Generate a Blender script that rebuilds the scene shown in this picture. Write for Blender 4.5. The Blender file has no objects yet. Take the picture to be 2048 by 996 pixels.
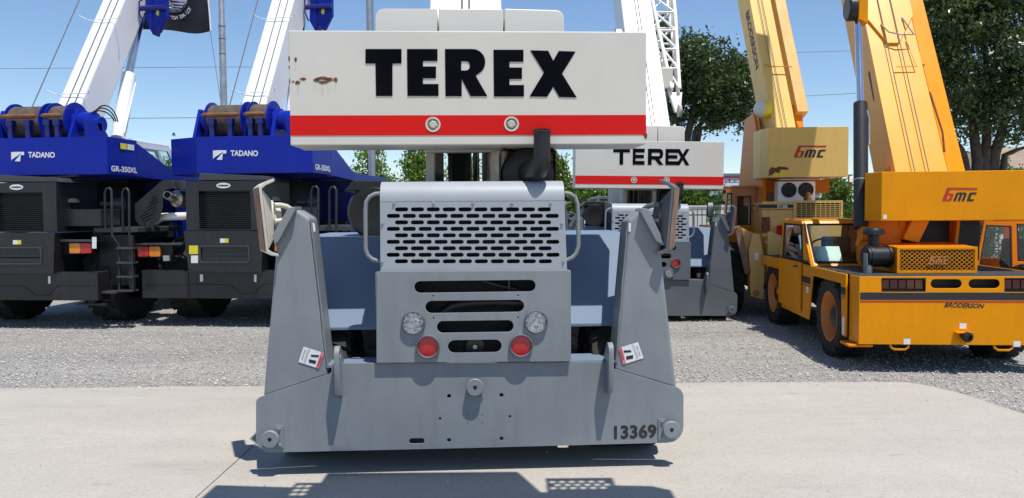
import bpy, bmesh, math, random
import numpy as np
from mathutils import Matrix, Vector

R = math.radians
random.seed(7)
C = bpy.context.scene.collection
SC = bpy.context.scene

# ------------------------------------------------------------------ camera, sky, sun, exposure
CAM_H, PITCH, ROLL, FPX = 1.75, 2.7, -0.45, 1560.0
cam_data = bpy.data.cameras.new('camera')
cam_data.sensor_width = 36.0
cam_data.lens = 36.0 * FPX / 2048.0
cam_data.clip_start, cam_data.clip_end = 0.05, 3000.0
cam = bpy.data.objects.new('camera', cam_data)
C.objects.link(cam)
CAM_R = Matrix.Rotation(R(90 - PITCH), 3, 'X') @ Matrix.Rotation(R(ROLL), 3, 'Z')
cam.matrix_world = Matrix.Translation((0, 0, CAM_H)) @ CAM_R.to_4x4()
SC.camera = cam

SUN_TRAVEL = Vector((-0.20, 0.27, -1.0)).normalized()
world = bpy.data.worlds.new('World')
SC.world = world
world.use_nodes = True
wn = world.node_tree.nodes
sky = wn.new('ShaderNodeTexSky')
sky.sky_type = 'NISHITA'
sky.sun_disc = False
sky.sun_elevation = math.asin(-SUN_TRAVEL.z)
sky.sun_rotation = math.atan2(-SUN_TRAVEL.x, -SUN_TRAVEL.y)
sky.altitude = 20.0
sky.air_density = 1.0
sky.dust_density = 0.0
sky.ozone_density = 5.0
world.node_tree.links.new(sky.outputs[0], wn['Background'].inputs[0])
wn['Background'].inputs[1].default_value = 0.14

sun_data = bpy.data.lights.new('sun', 'SUN')
sun_data.energy = 5.0
sun_data.angle = R(0.53)
sun_data.color = (1.0, 0.95, 0.87)
sun = bpy.data.objects.new('sun', sun_data)
sun.rotation_euler = SUN_TRAVEL.to_track_quat('-Z', 'Y').to_euler()
C.objects.link(sun)

SC.view_settings.view_transform = 'Standard'
SC.view_settings.look = 'None'
SC.view_settings.gamma = 1.0
SC.view_settings.use_curve_mapping = False
SC.view_settings.exposure = 0.04
SC.render.engine = 'CYCLES'
SC.cycles.max_bounces = 7
SC.cycles.use_denoising = True

# ------------------------------------------------------------------ materials
MATS = {}
def srgb(r, g, b):
    f = lambda c: (c / 255 / 12.92) if c / 255 <= 0.04045 else ((c / 255 + 0.055) / 1.055) ** 2.4
    return (f(r), f(g), f(b))

def paint(name, col, rough=0.4, var=0.08, scale=3.0, metal=0.0, bump=0.0, bscale=60.0, coat=0.0, spec=0.5, dirt=None, dirt_amt=0.35, streak=None):
    m = bpy.data.materials.new(name); m.use_nodes = True
    nt = m.node_tree; N = nt.nodes; L = nt.links
    p = N['Principled BSDF']
    tc = N.new('ShaderNodeTexCoord')
    n1 = N.new('ShaderNodeTexNoise'); n1.inputs['Scale'].default_value = scale; n1.inputs['Detail'].default_value = 6
    L.new(tc.outputs['Object'], n1.inputs['Vector'])
    ramp = N.new('ShaderNodeValToRGB')
    a = tuple(max(0, c * (1 - var)) for c in col); b = tuple(min(1, c * (1 + var)) for c in col)
    ramp.color_ramp.elements[0].position = 0.3; ramp.color_ramp.elements[1].position = 0.7
    ramp.color_ramp.elements[0].color = (*a, 1); ramp.color_ramp.elements[1].color = (*b, 1)
    L.new(n1.outputs[0], ramp.inputs[0])
    src = ramp.outputs[0]
    if dirt:
        n2 = N.new('ShaderNodeTexNoise'); n2.inputs['Scale'].default_value = scale * 4.5; n2.inputs['Detail'].default_value = 10
        n2.inputs['Roughness'].default_value = 0.7
        L.new(tc.outputs['Object'], n2.inputs['Vector'])
        r2 = N.new('ShaderNodeValToRGB')
        r2.color_ramp.elements[0].position = 0.52; r2.color_ramp.elements[1].position = 0.72
        r2.color_ramp.elements[0].color = (0, 0, 0, 1); r2.color_ramp.elements[1].color = (dirt_amt,) * 3 + (1,)
        L.new(n2.outputs[0], r2.inputs[0])
        mx = N.new('ShaderNodeMixRGB'); mx.inputs[2].default_value = (*dirt, 1)
        L.new(r2.outputs[0], mx.inputs[0]); L.new(src, mx.inputs[1]); src = mx.outputs[0]
    if streak:                               # run-down grime in thin vertical streaks and fine scuffs
        col2, amt = streak
        mp = N.new('ShaderNodeMapping'); mp.inputs['Scale'].default_value = (5, 5, 0.8)
        L.new(tc.outputs['Object'], mp.inputs[0])
        n4 = N.new('ShaderNodeTexNoise'); n4.inputs['Scale'].default_value = 2.2; n4.inputs['Detail'].default_value = 8; n4.inputs['Roughness'].default_value = 0.7
        L.new(mp.outputs[0], n4.inputs['Vector'])
        r4 = N.new('ShaderNodeValToRGB'); r4.color_ramp.elements[0].position = 0.50; r4.color_ramp.elements[1].position = 0.75
        r4.color_ramp.elements[0].color = (0, 0, 0, 1); r4.color_ramp.elements[1].color = (amt, amt, amt, 1)
        L.new(n4.outputs[0], r4.inputs[0])
        m4 = N.new('ShaderNodeMixRGB'); m4.inputs[2].default_value = (*col2, 1)
        L.new(r4.outputs[0], m4.inputs[0]); L.new(src, m4.inputs[1]); src = m4.outputs[0]
        n5 = N.new('ShaderNodeTexNoise'); n5.inputs['Scale'].default_value = 38; n5.inputs['Detail'].default_value = 6; n5.inputs['Roughness'].default_value = 0.75
        L.new(tc.outputs['Object'], n5.inputs['Vector'])
        r5 = N.new('ShaderNodeValToRGB'); r5.color_ramp.elements[0].position = 0.64; r5.color_ramp.elements[1].position = 0.70
        r5.color_ramp.elements[0].color = (0, 0, 0, 1); r5.color_ramp.elements[1].color = (amt, amt, amt, 1)
        L.new(n5.outputs[0], r5.inputs[0])
        m5 = N.new('ShaderNodeMixRGB'); m5.inputs[2].default_value = (*col2, 1)
        L.new(r5.outputs[0], m5.inputs[0]); L.new(src, m5.inputs[1]); src = m5.outputs[0]
    L.new(src, p.inputs['Base Color'])
    rr = N.new('ShaderNodeMapRange'); rr.inputs[3].default_value = max(0.03, rough - 0.07); rr.inputs[4].default_value = min(1, rough + 0.1)
    L.new(n1.outputs[0], rr.inputs[0]); L.new(rr.outputs[0], p.inputs['Roughness'])
    p.inputs['Metallic'].default_value = metal
    p.inputs['Specular IOR Level'].default_value = spec
    p.inputs['Coat Weight'].default_value = coat
    p.inputs['Coat Roughness'].default_value = 0.14
    if bump:
        n3 = N.new('ShaderNodeTexNoise'); n3.inputs['Scale'].default_value = bscale; n3.inputs['Detail'].default_value = 3
        L.new(tc.outputs['Object'], n3.inputs['Vector'])
        bn = N.new('ShaderNodeBump'); bn.inputs['Strength'].default_value = bump; bn.inputs['Distance'].default_value = 0.01
        L.new(n3.outputs[0], bn.inputs['Height']); L.new(bn.outputs[0], p.inputs['Normal'])
    MATS[name] = m
    return m

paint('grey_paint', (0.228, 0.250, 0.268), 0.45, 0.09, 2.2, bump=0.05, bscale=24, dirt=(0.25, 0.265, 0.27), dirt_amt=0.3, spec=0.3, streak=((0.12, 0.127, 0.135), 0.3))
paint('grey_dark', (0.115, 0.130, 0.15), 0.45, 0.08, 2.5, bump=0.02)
paint('silver_paint', (0.345, 0.38, 0.42), 0.42, 0.04, 3, bump=0.02, bscale=20, spec=0.3, streak=((0.27, 0.29, 0.31), 0.14))
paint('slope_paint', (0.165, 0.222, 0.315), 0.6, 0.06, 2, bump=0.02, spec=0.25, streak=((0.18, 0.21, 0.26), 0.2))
paint('cream_paint', (0.66, 0.63, 0.57), 0.38, 0.035, 1.2, bump=0.10, bscale=2.6, dirt=(0.55, 0.49, 0.40), dirt_amt=0.16, streak=((0.54, 0.49, 0.41), 0.14))
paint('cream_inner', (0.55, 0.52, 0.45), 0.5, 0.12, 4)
paint('red_stripe', (0.66, 0.012, 0.010), 0.3, 0.05, 2, spec=0.15)
paint('black_letter', (0.003, 0.003, 0.006), 0.35, 0.2, 4, spec=0.06)
paint('white_boom', (0.82, 0.82, 0.81), 0.35, 0.03, 1.5)
paint('black_plastic', (0.012, 0.012, 0.013), 0.4, 0.25, 6, bump=0.05, bscale=90)
paint('black_steel', (0.016, 0.016, 0.018), 0.5, 0.3, 5)
paint('engine_dark', (0.008, 0.008, 0.009), 0.55, 0.5, 20)
paint('rubber', (0.018, 0.017, 0.016), 0.8, 0.35, 6, bump=0.15, bscale=40, dirt=(0.10, 0.09, 0.075), dirt_amt=0.4)
paint('rust', (0.17, 0.058, 0.022), 0.85, 0.45, 14, bump=0.3, bscale=60)
paint('rust_face', (0.24, 0.13, 0.085), 0.85, 0.4, 8, bump=0.2, bscale=50, dirt=(0.32, 0.27, 0.22), dirt_amt=0.7)
paint('rust_stain', (0.60, 0.54, 0.44), 0.6, 0.1, 9)
paint('galv', (0.42, 0.43, 0.44), 0.35, 0.12, 8, metal=0.6)
paint('chrome', (0.75, 0.76, 0.78), 0.12, 0.05, 3, metal=1.0)
paint('red_lens', (0.50, 0.006, 0.012), 0.2, 0.06, 30, bump=0.2, bscale=160, coat=0.5)
paint('dark_red_lens', (0.10, 0.008, 0.01), 0.25, 0.3, 20, coat=0.3)
paint('dark_amber_lens', (0.16, 0.05, 0.012), 0.25, 0.3, 20, coat=0.3)
paint('amber_lens', (0.80, 0.24, 0.01), 0.2, 0.06, 30, bump=0.2, bscale=160, coat=0.5)
paint('clear_lens', (0.55, 0.55, 0.53), 0.1, 0.6, 48, metal=0.85, bump=0.9, bscale=95, coat=0.7)
paint('decal_white', (0.78, 0.79, 0.80), 0.45, 0.03, 5)
paint('decal_pink', (0.72, 0.20, 0.25), 0.5, 0.05, 5)
paint('decal_yellow', (0.78, 0.66, 0.02), 0.45, 0.04, 5)
paint('decal_red', (0.45, 0.02, 0.03), 0.5, 0.05, 5)
paint('decal_black', (0.02, 0.02, 0.022), 0.5, 0.1, 5)
paint('stencil_black', (0.022, 0.023, 0.025), 0.6, 0.4, 20)
paint('blue_paint', (0.006, 0.020, 0.31), 0.3, 0.10, 2, spec=0.2, bump=0.04, bscale=5, streak=((0.03, 0.04, 0.22), 0.35))
paint('blue_dark', (0.008, 0.014, 0.16), 0.35, 0.12, 2)
paint('charcoal', (0.014, 0.014, 0.017), 0.34, 0.2, 3, bump=0.06, bscale=100, streak=((0.045, 0.043, 0.042), 0.5))
paint('charcoal_hi', (0.050, 0.051, 0.056), 0.34, 0.12, 3)
paint('rope', (0.12, 0.085, 0.065), 0.75, 0.35, 9, bump=0.3, bscale=30, dirt=(0.20, 0.20, 0.20), dirt_amt=0.8)
paint('cable', (0.12, 0.11, 0.12), 0.6, 0.2, 10)
paint('rust_roller', (0.17, 0.075, 0.03), 0.7, 0.3, 10)
paint('exhaust_steel', (0.40, 0.35, 0.30), 0.35, 0.3, 8, metal=0.8)
paint('white_pipe', (0.75, 0.73, 0.70), 0.3, 0.08, 5)
paint('orange', (0.80, 0.295, 0.002), 0.3, 0.05, 2, spec=0.15, bump=0.01, dirt=(0.70, 0.28, 0.02), dirt_amt=0.15, streak=((0.50, 0.20, 0.02), 0.3))
paint('orange_boom', (0.84, 0.40, 0.045), 0.35, 0.05, 2, spec=0.35, bump=0.02, bscale=4, streak=((0.62, 0.30, 0.06), 0.3))  # paler copy of orange: the boom's sky sheen put into its colour
paint('orange_deep', (0.72, 0.21, 0.006), 0.35, 0.07, 2, spec=0.15)
paint('orange_rim', (0.62, 0.23, 0.05), 0.45, 0.10, 5, dirt=(0.5, 0.2, 0.06), dirt_amt=0.4)
paint('tan_paint', (0.73, 0.46, 0.15), 0.38, 0.07, 1.6, bump=0.012, dirt=(0.66, 0.36, 0.08), dirt_amt=0.3, streak=((0.45, 0.27, 0.09), 0.5))
paint('tan_light', (0.78, 0.52, 0.135), 0.38, 0.06, 1.6, dirt=(0.7, 0.45, 0.14), dirt_amt=0.25, streak=((0.52, 0.36, 0.14), 0.4))
paint('tan_brown', (0.50, 0.20, 0.065), 0.45, 0.10, 2)
paint('grip_deck', (0.035, 0.033, 0.035), 0.85, 0.3, 20, bump=0.3, bscale=200)
paint('red_line', (0.50, 0.03, 0.015), 0.4, 0.05, 4)
paint('concrete_wall', (0.62, 0.60, 0.55), 0.8, 0.08, 1.5)
paint('far_wall', (0.36, 0.38, 0.45), 0.7, 0.06, 0.5)
paint('far_wall_light', (0.55, 0.58, 0.64), 0.7, 0.06, 0.5)
paint('far_wall_dark', (0.14, 0.15, 0.18), 0.7, 0.06, 0.5)
paint('far_red', (0.45, 0.05, 0.05), 0.6, 0.05, 0.5)
paint('shingle', (0.30, 0.23, 0.17), 0.9, 0.2, 1.5, bump=0.3, bscale=8)
paint('bark', (0.085, 0.065, 0.05), 0.95, 0.35, 5, bump=0.6, bscale=18)
paint('flag_black', (0.010, 0.010, 0.016), 0.5, 0.3, 2)
paint('flag_white', (0.50, 0.51, 0.60), 0.6, 0.05, 5)
paint('stone', (0.30, 0.285, 0.26), 0.9, 0.2, 30)
paint('paper', (0.80, 0.86, 0.85), 0.5, 0.03, 5)
paint('seat_dark', (0.014, 0.014, 0.016), 0.7, 0.2, 5)
paint('lamp_red', (0.35, 0.02, 0.015), 0.5, 0.1, 2)

def glass_mat(name, col, rough=0.03, alpha=0.35):
    m = bpy.data.materials.new(name); m.use_nodes = True
    nt = m.node_tree; N = nt.nodes; L = nt.links
    out = N['Material Output']; N.remove(N['Principled BSDF'])
    tr = N.new('ShaderNodeBsdfTransparent'); tr.inputs[0].default_value = (*col, 1)
    gl = N.new('ShaderNodeBsdfGlossy'); gl.inputs['Roughness'].default_value = rough
    gl.inputs['Color'].default_value = (0.9, 0.95, 0.95, 1)
    fr = N.new('ShaderNodeFresnel'); fr.inputs['IOR'].default_value = 1.5
    ad = N.new('ShaderNodeMath'); ad.operation = 'ADD'; ad.inputs[1].default_value = alpha * 0.12
    L.new(fr.outputs[0], ad.inputs[0])
    mx = N.new('ShaderNodeMixShader')
    L.new(ad.outputs[0], mx.inputs[0]); L.new(tr.outputs[0], mx.inputs[1]); L.new(gl.outputs[0], mx.inputs[2])
    L.new(mx.outputs[0], out.inputs[0])
    MATS[name] = m
glass_mat('cab_glass', (0.80, 0.90, 0.87))
glass_mat('tint_glass', (0.30, 0.42, 0.38))

def leaf_mat(name, c1, c2, c3, scale=1.2, trans=0.45):
    m = bpy.data.materials.new(name); m.use_nodes = True
    nt = m.node_tree; N = nt.nodes; L = nt.links
    out = N['Material Output']; p = N['Principled BSDF']
    at = N.new('ShaderNodeAttribute'); at.attribute_name = 'leaf'
    tc = N.new('ShaderNodeTexCoord')
    n = N.new('ShaderNodeTexNoise'); n.inputs['Scale'].default_value = scale
    L.new(tc.outputs['Object'], n.inputs['Vector'])
    ad = N.new('ShaderNodeMath'); ad.operation = 'MULTIPLY_ADD'; ad.inputs[1].default_value = 0.55
    L.new(at.outputs['Fac'], ad.inputs[0])
    sc = N.new('ShaderNodeMath'); sc.operation = 'MULTIPLY'; sc.inputs[1].default_value = 0.45
    L.new(n.outputs[0], sc.inputs[0]); L.new(sc.outputs[0], ad.inputs[2])
    r = N.new('ShaderNodeValToRGB'); e = r.color_ramp.elements
    e[0].color = (*c1, 1); e[0].position = 0.15; e[1].color = (*c3, 1); e[1].position = 0.9
    mid = e.new(0.5); mid.color = (*c2, 1)
    L.new(ad.outputs[0], r.inputs[0]); L.new(r.outputs[0], p.inputs['Base Color'])
    p.inputs['Roughness'].default_value = 0.33
    t = N.new('ShaderNodeBsdfTranslucent'); L.new(r.outputs[0], t.inputs[0])
    mx = N.new('ShaderNodeMixShader'); mx.inputs[0].default_value = trans
    L.new(p.outputs[0], mx.inputs[1]); L.new(t.outputs[0], mx.inputs[2]); L.new(mx.outputs[0], out.inputs[0])
    MATS[name] = m
leaf_mat('oak_leaf', (0.030, 0.055, 0.016), (0.070, 0.110, 0.032), (0.16, 0.21, 0.07), trans=0.38)
leaf_mat('cypress_leaf', (0.10, 0.18, 0.02), (0.17, 0.28, 0.035), (0.26, 0.36, 0.06), trans=0.5)
leaf_mat('shrub_leaf', (0.07, 0.13, 0.02), (0.12, 0.20, 0.03), (0.19, 0.28, 0.05), trans=0.45)

# ------------------------------------------------------------------ pixel <-> space helpers for laying things out
def ray(px, py):
    return CAM_R @ Vector(((px - 1024) / FPX, -(py - 498) / FPX, -1.0))
CAM_O = Vector((0, 0, CAM_H))
def at(px, py, Y):
    d = ray(px, py); return CAM_O + d * (Y / d.y)
def ground_at(px, py):
    d = ray(px, py); return CAM_O + d * (-CAM_H / d.z)

class Frame:
    """local frame of one vehicle: x right, y away, z up, origin on the ground"""
    def __init__(s, loc, yaw=0.0, tilt=0.0):
        s.loc, s.yaw, s.tilt = Vector(loc), yaw, tilt
        s.M = Matrix.Translation(s.loc) @ Matrix.Rotation(R(yaw), 4, 'Z') @ Matrix.Rotation(R(tilt), 4, 'Y')
        s.I = s.M.inverted()
    def _r(s, px, py):
        return s.I @ CAM_O, s.I.to_3x3() @ ray(px, py)
    def L(s, px, py, y):
        o, d = s._r(px, py); return o + d * ((y - o.y) / d.y)
    def LX(s, px, py, x):
        o, d = s._r(px, py); return o + d * ((x - o.x) / d.x)
    def LZ(s, px, py, z):
        o, d = s._r(px, py); return o + d * ((z - o.z) / d.z)

# ------------------------------------------------------------------ mesh building
class MB:
    def __init__(s): s.v = []; s.f = []
    def add(s, vs, fs):
        b = len(s.v); s.v += [tuple(v) for v in vs]; s.f += [tuple(i + b for i in f) for f in fs]; return s
    def box(s, x0, x1, y0, y1, z0, z1):
        return s.hexa([(x0, y0, z0), (x1, y0, z0), (x1, y1, z0), (x0, y1, z0), (x0, y0, z1), (x1, y0, z1), (x1, y1, z1), (x0, y1, z1)])
    def hexa(s, p):
        return s.add(p, [(3, 2, 1, 0), (4, 5, 6, 7), (0, 1, 5, 4), (1, 2, 6, 5), (2, 3, 7, 6), (3, 0, 4, 7)])
    def prism(s, pts, vec):
        vec = Vector(vec); n = len(pts)
        a = [Vector(p) for p in pts]; b = [p + vec for p in a]
        return s.add(a + b, [tuple(range(n)), tuple(range(2 * n - 1, n - 1, -1))] + [(i, i + n, (i + 1) % n + n, (i + 1) % n) for i in range(n)])
    def beam(s, p0, p1, w, h, up=(0, 0, 1)):
        p0, p1 = Vector(p0), Vector(p1); d = (p1 - p0).normalized(); up = Vector(up)
        x = d.cross(up)
        if x.length < 1e-4: x = d.cross(Vector((0, 1, 0)))
        x.normalize(); u = x.cross(d).normalized(); x *= w / 2; u *= h / 2
        return s.hexa([p0 - x - u, p0 + x - u, p1 + x - u, p1 - x - u, p0 - x + u, p0 + x + u, p1 + x + u, p1 - x + u])
    def cyl(s, p0, p1, r0, r1=None, n=16):
        return s.lathe(p0, Vector(p1) - Vector(p0), [(r0, 0), (r0 if r1 is None else r1, 1)], n, unit=True)
    def lathe(s, o, axis, prof, n=24, unit=False, close=True):
        o = Vector(o); ax = Vector(axis); ln = ax.length if unit else 1.0; ax = ax.normalized()
        x = ax.orthogonal().normalized(); y = ax.cross(x); vs = []; fs = []
        for r, h in prof:
            for i in range(n):
                t = 2 * math.pi * i / n
                vs.append(o + ax * (h * ln) + (x * math.cos(t) + y * math.sin(t)) * r)
        for k in range(len(prof) - 1):
            for i in range(n):
                j = (i + 1) % n; fs.append((k * n + i, k * n + j, (k + 1) * n + j, (k + 1) * n + i))
        if close:
            fs.append(tuple(range(n - 1, -1, -1))); fs.append(tuple((len(prof) - 1) * n + i for i in range(n)))
        return s.add(vs, fs)
    def tube(s, pts, r, n=8, radii=None):
        P = [Vector(p) for p in pts]; vs = []; fs = []; x = None
        for k, p in enumerate(P):
            t = ((P[min(k + 1, len(P) - 1)] - P[max(k - 1, 0)])).normalized()
            if x is None: x = t.orthogonal().normalized()
            else: x = (x - t * x.dot(t)).normalized()
            y = t.cross(x); rr = radii[k] if radii else r
            for i in range(n):
                a = 2 * math.pi * i / n; vs.append(p + (x * math.cos(a) + y * math.sin(a)) * rr)
        for k in range(len(P) - 1):
            for i in range(n):
                j = (i + 1) % n; fs.append((k * n + i, k * n + j, (k + 1) * n + j, (k + 1) * n + i))
        fs.append(tuple(range(n - 1, -1, -1))); fs.append(tuple((len(P) - 1) * n + i for i in range(n)))
        return s.add(vs, fs)
    def mesh(s, name, smooth=None):
        me = bpy.data.meshes.new(name)
        bm = bmesh.new()
        bv = [bm.verts.new(v) for v in s.v]
        for f in s.f:
            try: bm.faces.new([bv[i] for i in f])
            except ValueError: pass
        bmesh.ops.recalc_face_normals(bm, faces=bm.faces)
        bm.to_mesh(me); bm.free()
        if smooth:
            for p in me.polygons: p.use_smooth = True
            me.set_sharp_from_angle(angle=R(smooth))
        return me
    def build(s, name, mat, parent=None, smooth=None, bevel=0.0, seg=2):
        return link(name, s.mesh(name, smooth), mat, parent, bevel, seg)

def link(name, me, mat, parent=None, bevel=0.0, seg=2):
    if mat is not None:
        me.materials.clear(); me.materials.append(MATS[mat])
    o = bpy.data.objects.new(name, me); C.objects.link(o)
    if parent is not None: o.parent = parent
    if bevel:
        b = o.modifiers.new('bevel', 'BEVEL'); b.width = bevel; b.segments = seg; b.limit_method = 'ANGLE'; b.angle_limit = R(35)
    return o

def thing(name, label, cat, loc=(0, 0, 0), yaw=0, tilt=0, group=None):
    o = bpy.data.objects.new(name, None); C.objects.link(o)
    o.matrix_world = Matrix.Translation(Vector(loc)) @ Matrix.Rotation(R(yaw), 4, 'Z') @ Matrix.Rotation(R(tilt), 4, 'Y')
    o['label'] = label; o['category'] = cat
    if group: o['group'] = group
    return o
def tag(o, label, cat, group=None):
    o['label'] = label; o['category'] = cat
    if group: o['group'] = group
    return o

def curve_mesh(loops, thick=0.0):
    cu = bpy.data.curves.new('tmp', 'CURVE'); cu.dimensions = '2D'; cu.fill_mode = 'BOTH'; cu.extrude = thick / 2
    for lp in loops:
        sp = cu.splines.new('POLY'); sp.points.add(len(lp) - 1); sp.use_cyclic_u = True
        for q, (x, y) in zip(sp.points, lp): q.co = (x, y, 0, 1)
    ob = bpy.data.objects.new('tmp', cu)
    me = bpy.data.meshes.new_from_object(ob)
    bpy.data.objects.remove(ob); bpy.data.curves.remove(cu)
    return me
def plate(name, loops, thick, mapf, mat, parent, bevel=0.0):
    """flat plate with holes: loops are 2-D outlines, mapf(u, v, w) places them"""
    me = curve_mesh(loops, thick); me.name = name
    for v in me.vertices: v.co = mapf(*v.co)
    bm = bmesh.new(); bm.from_mesh(me)
    bmesh.ops.remove_doubles(bm, verts=bm.verts, dist=1e-5)
    bmesh.ops.recalc_face_normals(bm, faces=bm.faces); bm.to_mesh(me); bm.free()
    return link(name, me, mat, parent, bevel)
def xz(y):                                  # plate standing in the x-z plane
    return lambda u, v, w: (u, y + w, v)
def yz(x):
    return lambda u, v, w: (x + w, u, v)

def text_mesh(body, bold=0.0, shear=0.0, space=1.0):
    cu = bpy.data.curves.new('tmp', 'FONT'); cu.body = body; cu.offset = bold; cu.shear = shear; cu.space_character = space
    cu.resolution_u = 4
    ob = bpy.data.objects.new('tmp', cu); me = bpy.data.meshes.new_from_object(ob)
    bpy.data.objects.remove(ob); bpy.data.curves.remove(cu)
    return me
def fit_text(name, body, mat, parent, bl, br, tl, bold=0.0, shear=0.0, space=1.0):
    """lettering stretched over the parallelogram bottom-left, bottom-right, top-left"""
    me = text_mesh(body, bold, shear, space); me.name = name
    xs = [v.co.x for v in me.vertices]; ys = [v.co.y for v in me.vertices]
    x0, x1, y0, y1 = min(xs), max(xs), min(ys), max(ys)
    bl, br, tl = Vector(bl), Vector(br), Vector(tl)
    for v in me.vertices:
        v.co = bl + (br - bl) * ((v.co.x - x0) / (x1 - x0)) + (tl - bl) * ((v.co.y - y0) / (y1 - y0))
    return link(name, me, mat, parent)
def flat(name, pts, mat, parent):
    return MB().add(pts, [tuple(range(len(pts)))]).build(name, mat, parent)

def arc(cx, cy, r, a0, a1, n=6, ry=None):
    return [(cx + r * math.cos(R(a0 + (a1 - a0) * i / n)), cy + (ry or r) * math.sin(R(a0 + (a1 - a0) * i / n))) for i in range(n + 1)]
def stadium(x0, x1, y0, y1, n=6):
    r = (y1 - y0) / 2; cy = (y0 + y1) / 2
    return arc(x1 - r, cy, r, -90, 90, n) + arc(x0 + r, cy, r, 90, 270, n)
def rrect(x0, x1, y0, y1, r, n=4):
    return arc(x1 - r, y0 + r, r, -90, 0, n) + arc(x1 - r, y1 - r, r, 0, 90, n) + arc(x0 + r, y1 - r, r, 90, 180, n) + arc(x0 + r, y0 + r, r, 180, 270, n)
def circ(x, y, r, n=16):
    return [(x + r * math.cos(2 * math.pi * i / n), y + r * math.sin(2 * math.pi * i / n)) for i in range(n)]

TYRES = {}
def tyre(parent, c, rad, w, rim_r, rim_mat, lugs=20, out=-1, flat_z=None):
    """wheel: tread carcass with lugs, and a dished rim as its child; axle along x"""
    key = (rad, w, rim_r, lugs)
    if key not in TYRES:
        m = MB(); hw = w / 2
        prof = [(rim_r, -hw * 0.78), (rim_r * 1.08, -hw * 0.9), (rad * 0.80, -hw), (rad * 0.92, -hw * 0.95), (rad * 0.965, -hw * 0.7), (rad * 0.97, 0),
                (rad * 0.965, hw * 0.7), (rad * 0.92, hw * 0.95), (rad * 0.80, hw), (rim_r * 1.08, hw * 0.9), (rim_r, hw * 0.78)]
        m.lathe((0, 0, 0), (1, 0, 0), prof, 40, close=False)
        for sd in (-1, 1):
            for k in range(lugs):
                a = 2 * math.pi * (k + (0.5 if sd > 0 else 0)) / lugs; da = 2 * math.pi / lugs
                def pt(x, r, t): return (x, r * math.cos(t), r * math.sin(t))
                lo, hi = rad * 0.955, rad
                x0, x1, sh = sd * hw * -0.05, sd * hw * 0.86, sd * hw * 1.0
                t0, t1 = a - da * 0.1, a + da * 0.55; wd = da * 0.27
                m.hexa([pt(x0, lo, t0 - wd), pt(x1, lo, t1 - wd), pt(x1, lo, t1 + wd), pt(x0, lo, t0 + wd),
                        pt(x0, hi, t0 - wd), pt(x1, hi, t1 - wd), pt(x1, hi, t1 + wd), pt(x0, hi, t0 + wd)])
                m.hexa([pt(x1 * 0.99, rad * 0.85, t1 - wd), pt(sh * 1.02, rad * 0.85, t1 - wd), pt(sh * 1.02, rad * 0.85, t1 + wd), pt(x1 * 0.99, rad * 0.85, t1 + wd),
                        pt(x1 * 0.99, hi, t1 - wd), pt(sh * 0.98, hi * 0.975, t1 - wd), pt(sh * 0.98, hi * 0.975, t1 + wd), pt(x1 * 0.99, hi, t1 + wd)])
        me = m.mesh('tyre', 35); me.materials.append(MATS['rubber'])
        r = MB()
        for sd in (-1, 1):
            r.lathe((0, 0, 0), (sd, 0, 0), [(rim_r * 1.04, hw * 0.93), (rim_r, hw * 0.93), (rim_r * 0.93, hw * 0.6), (rim_r * 0.86, hw * 0.05), (rim_r * 0.5, hw * 0.10), (rim_r * 0.48, hw * 0.30), (0.002, hw * 0.32)], 32, close=False)
        rm = r.mesh('rim', 35)
        TYRES[key] = (me, rm)
    me, rm = TYRES[key]
    o = bpy.data.objects.new('tyre', me); C.objects.link(o); o.parent = parent; o.location = c
    o.rotation_euler.x = random.uniform(0, 6)
    rm = rm.copy(); rm.materials.append(MATS[rim_mat])
    q = bpy.data.objects.new('rim', rm); C.objects.link(q); q.parent = o
    hb = MB().lathe((0, 0, 0), (out, 0, 0), [(rim_r * 0.47, w * 0.08), (rim_r * 0.47, w * 0.26), (rim_r * 0.3, w * 0.34), (0.01, w * 0.35)], 20)
    for k in range(10):
        a = k * math.pi / 5; y, z = rim_r * 0.62 * math.cos(a), rim_r * 0.62 * math.sin(a)
        hb.cyl((out * w * 0.04, y, z), (out * w * 0.09, y, z), rim_r * 0.05, n=6)
    hb.build('hub', 'black_steel', o, 35)
    return o

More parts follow.
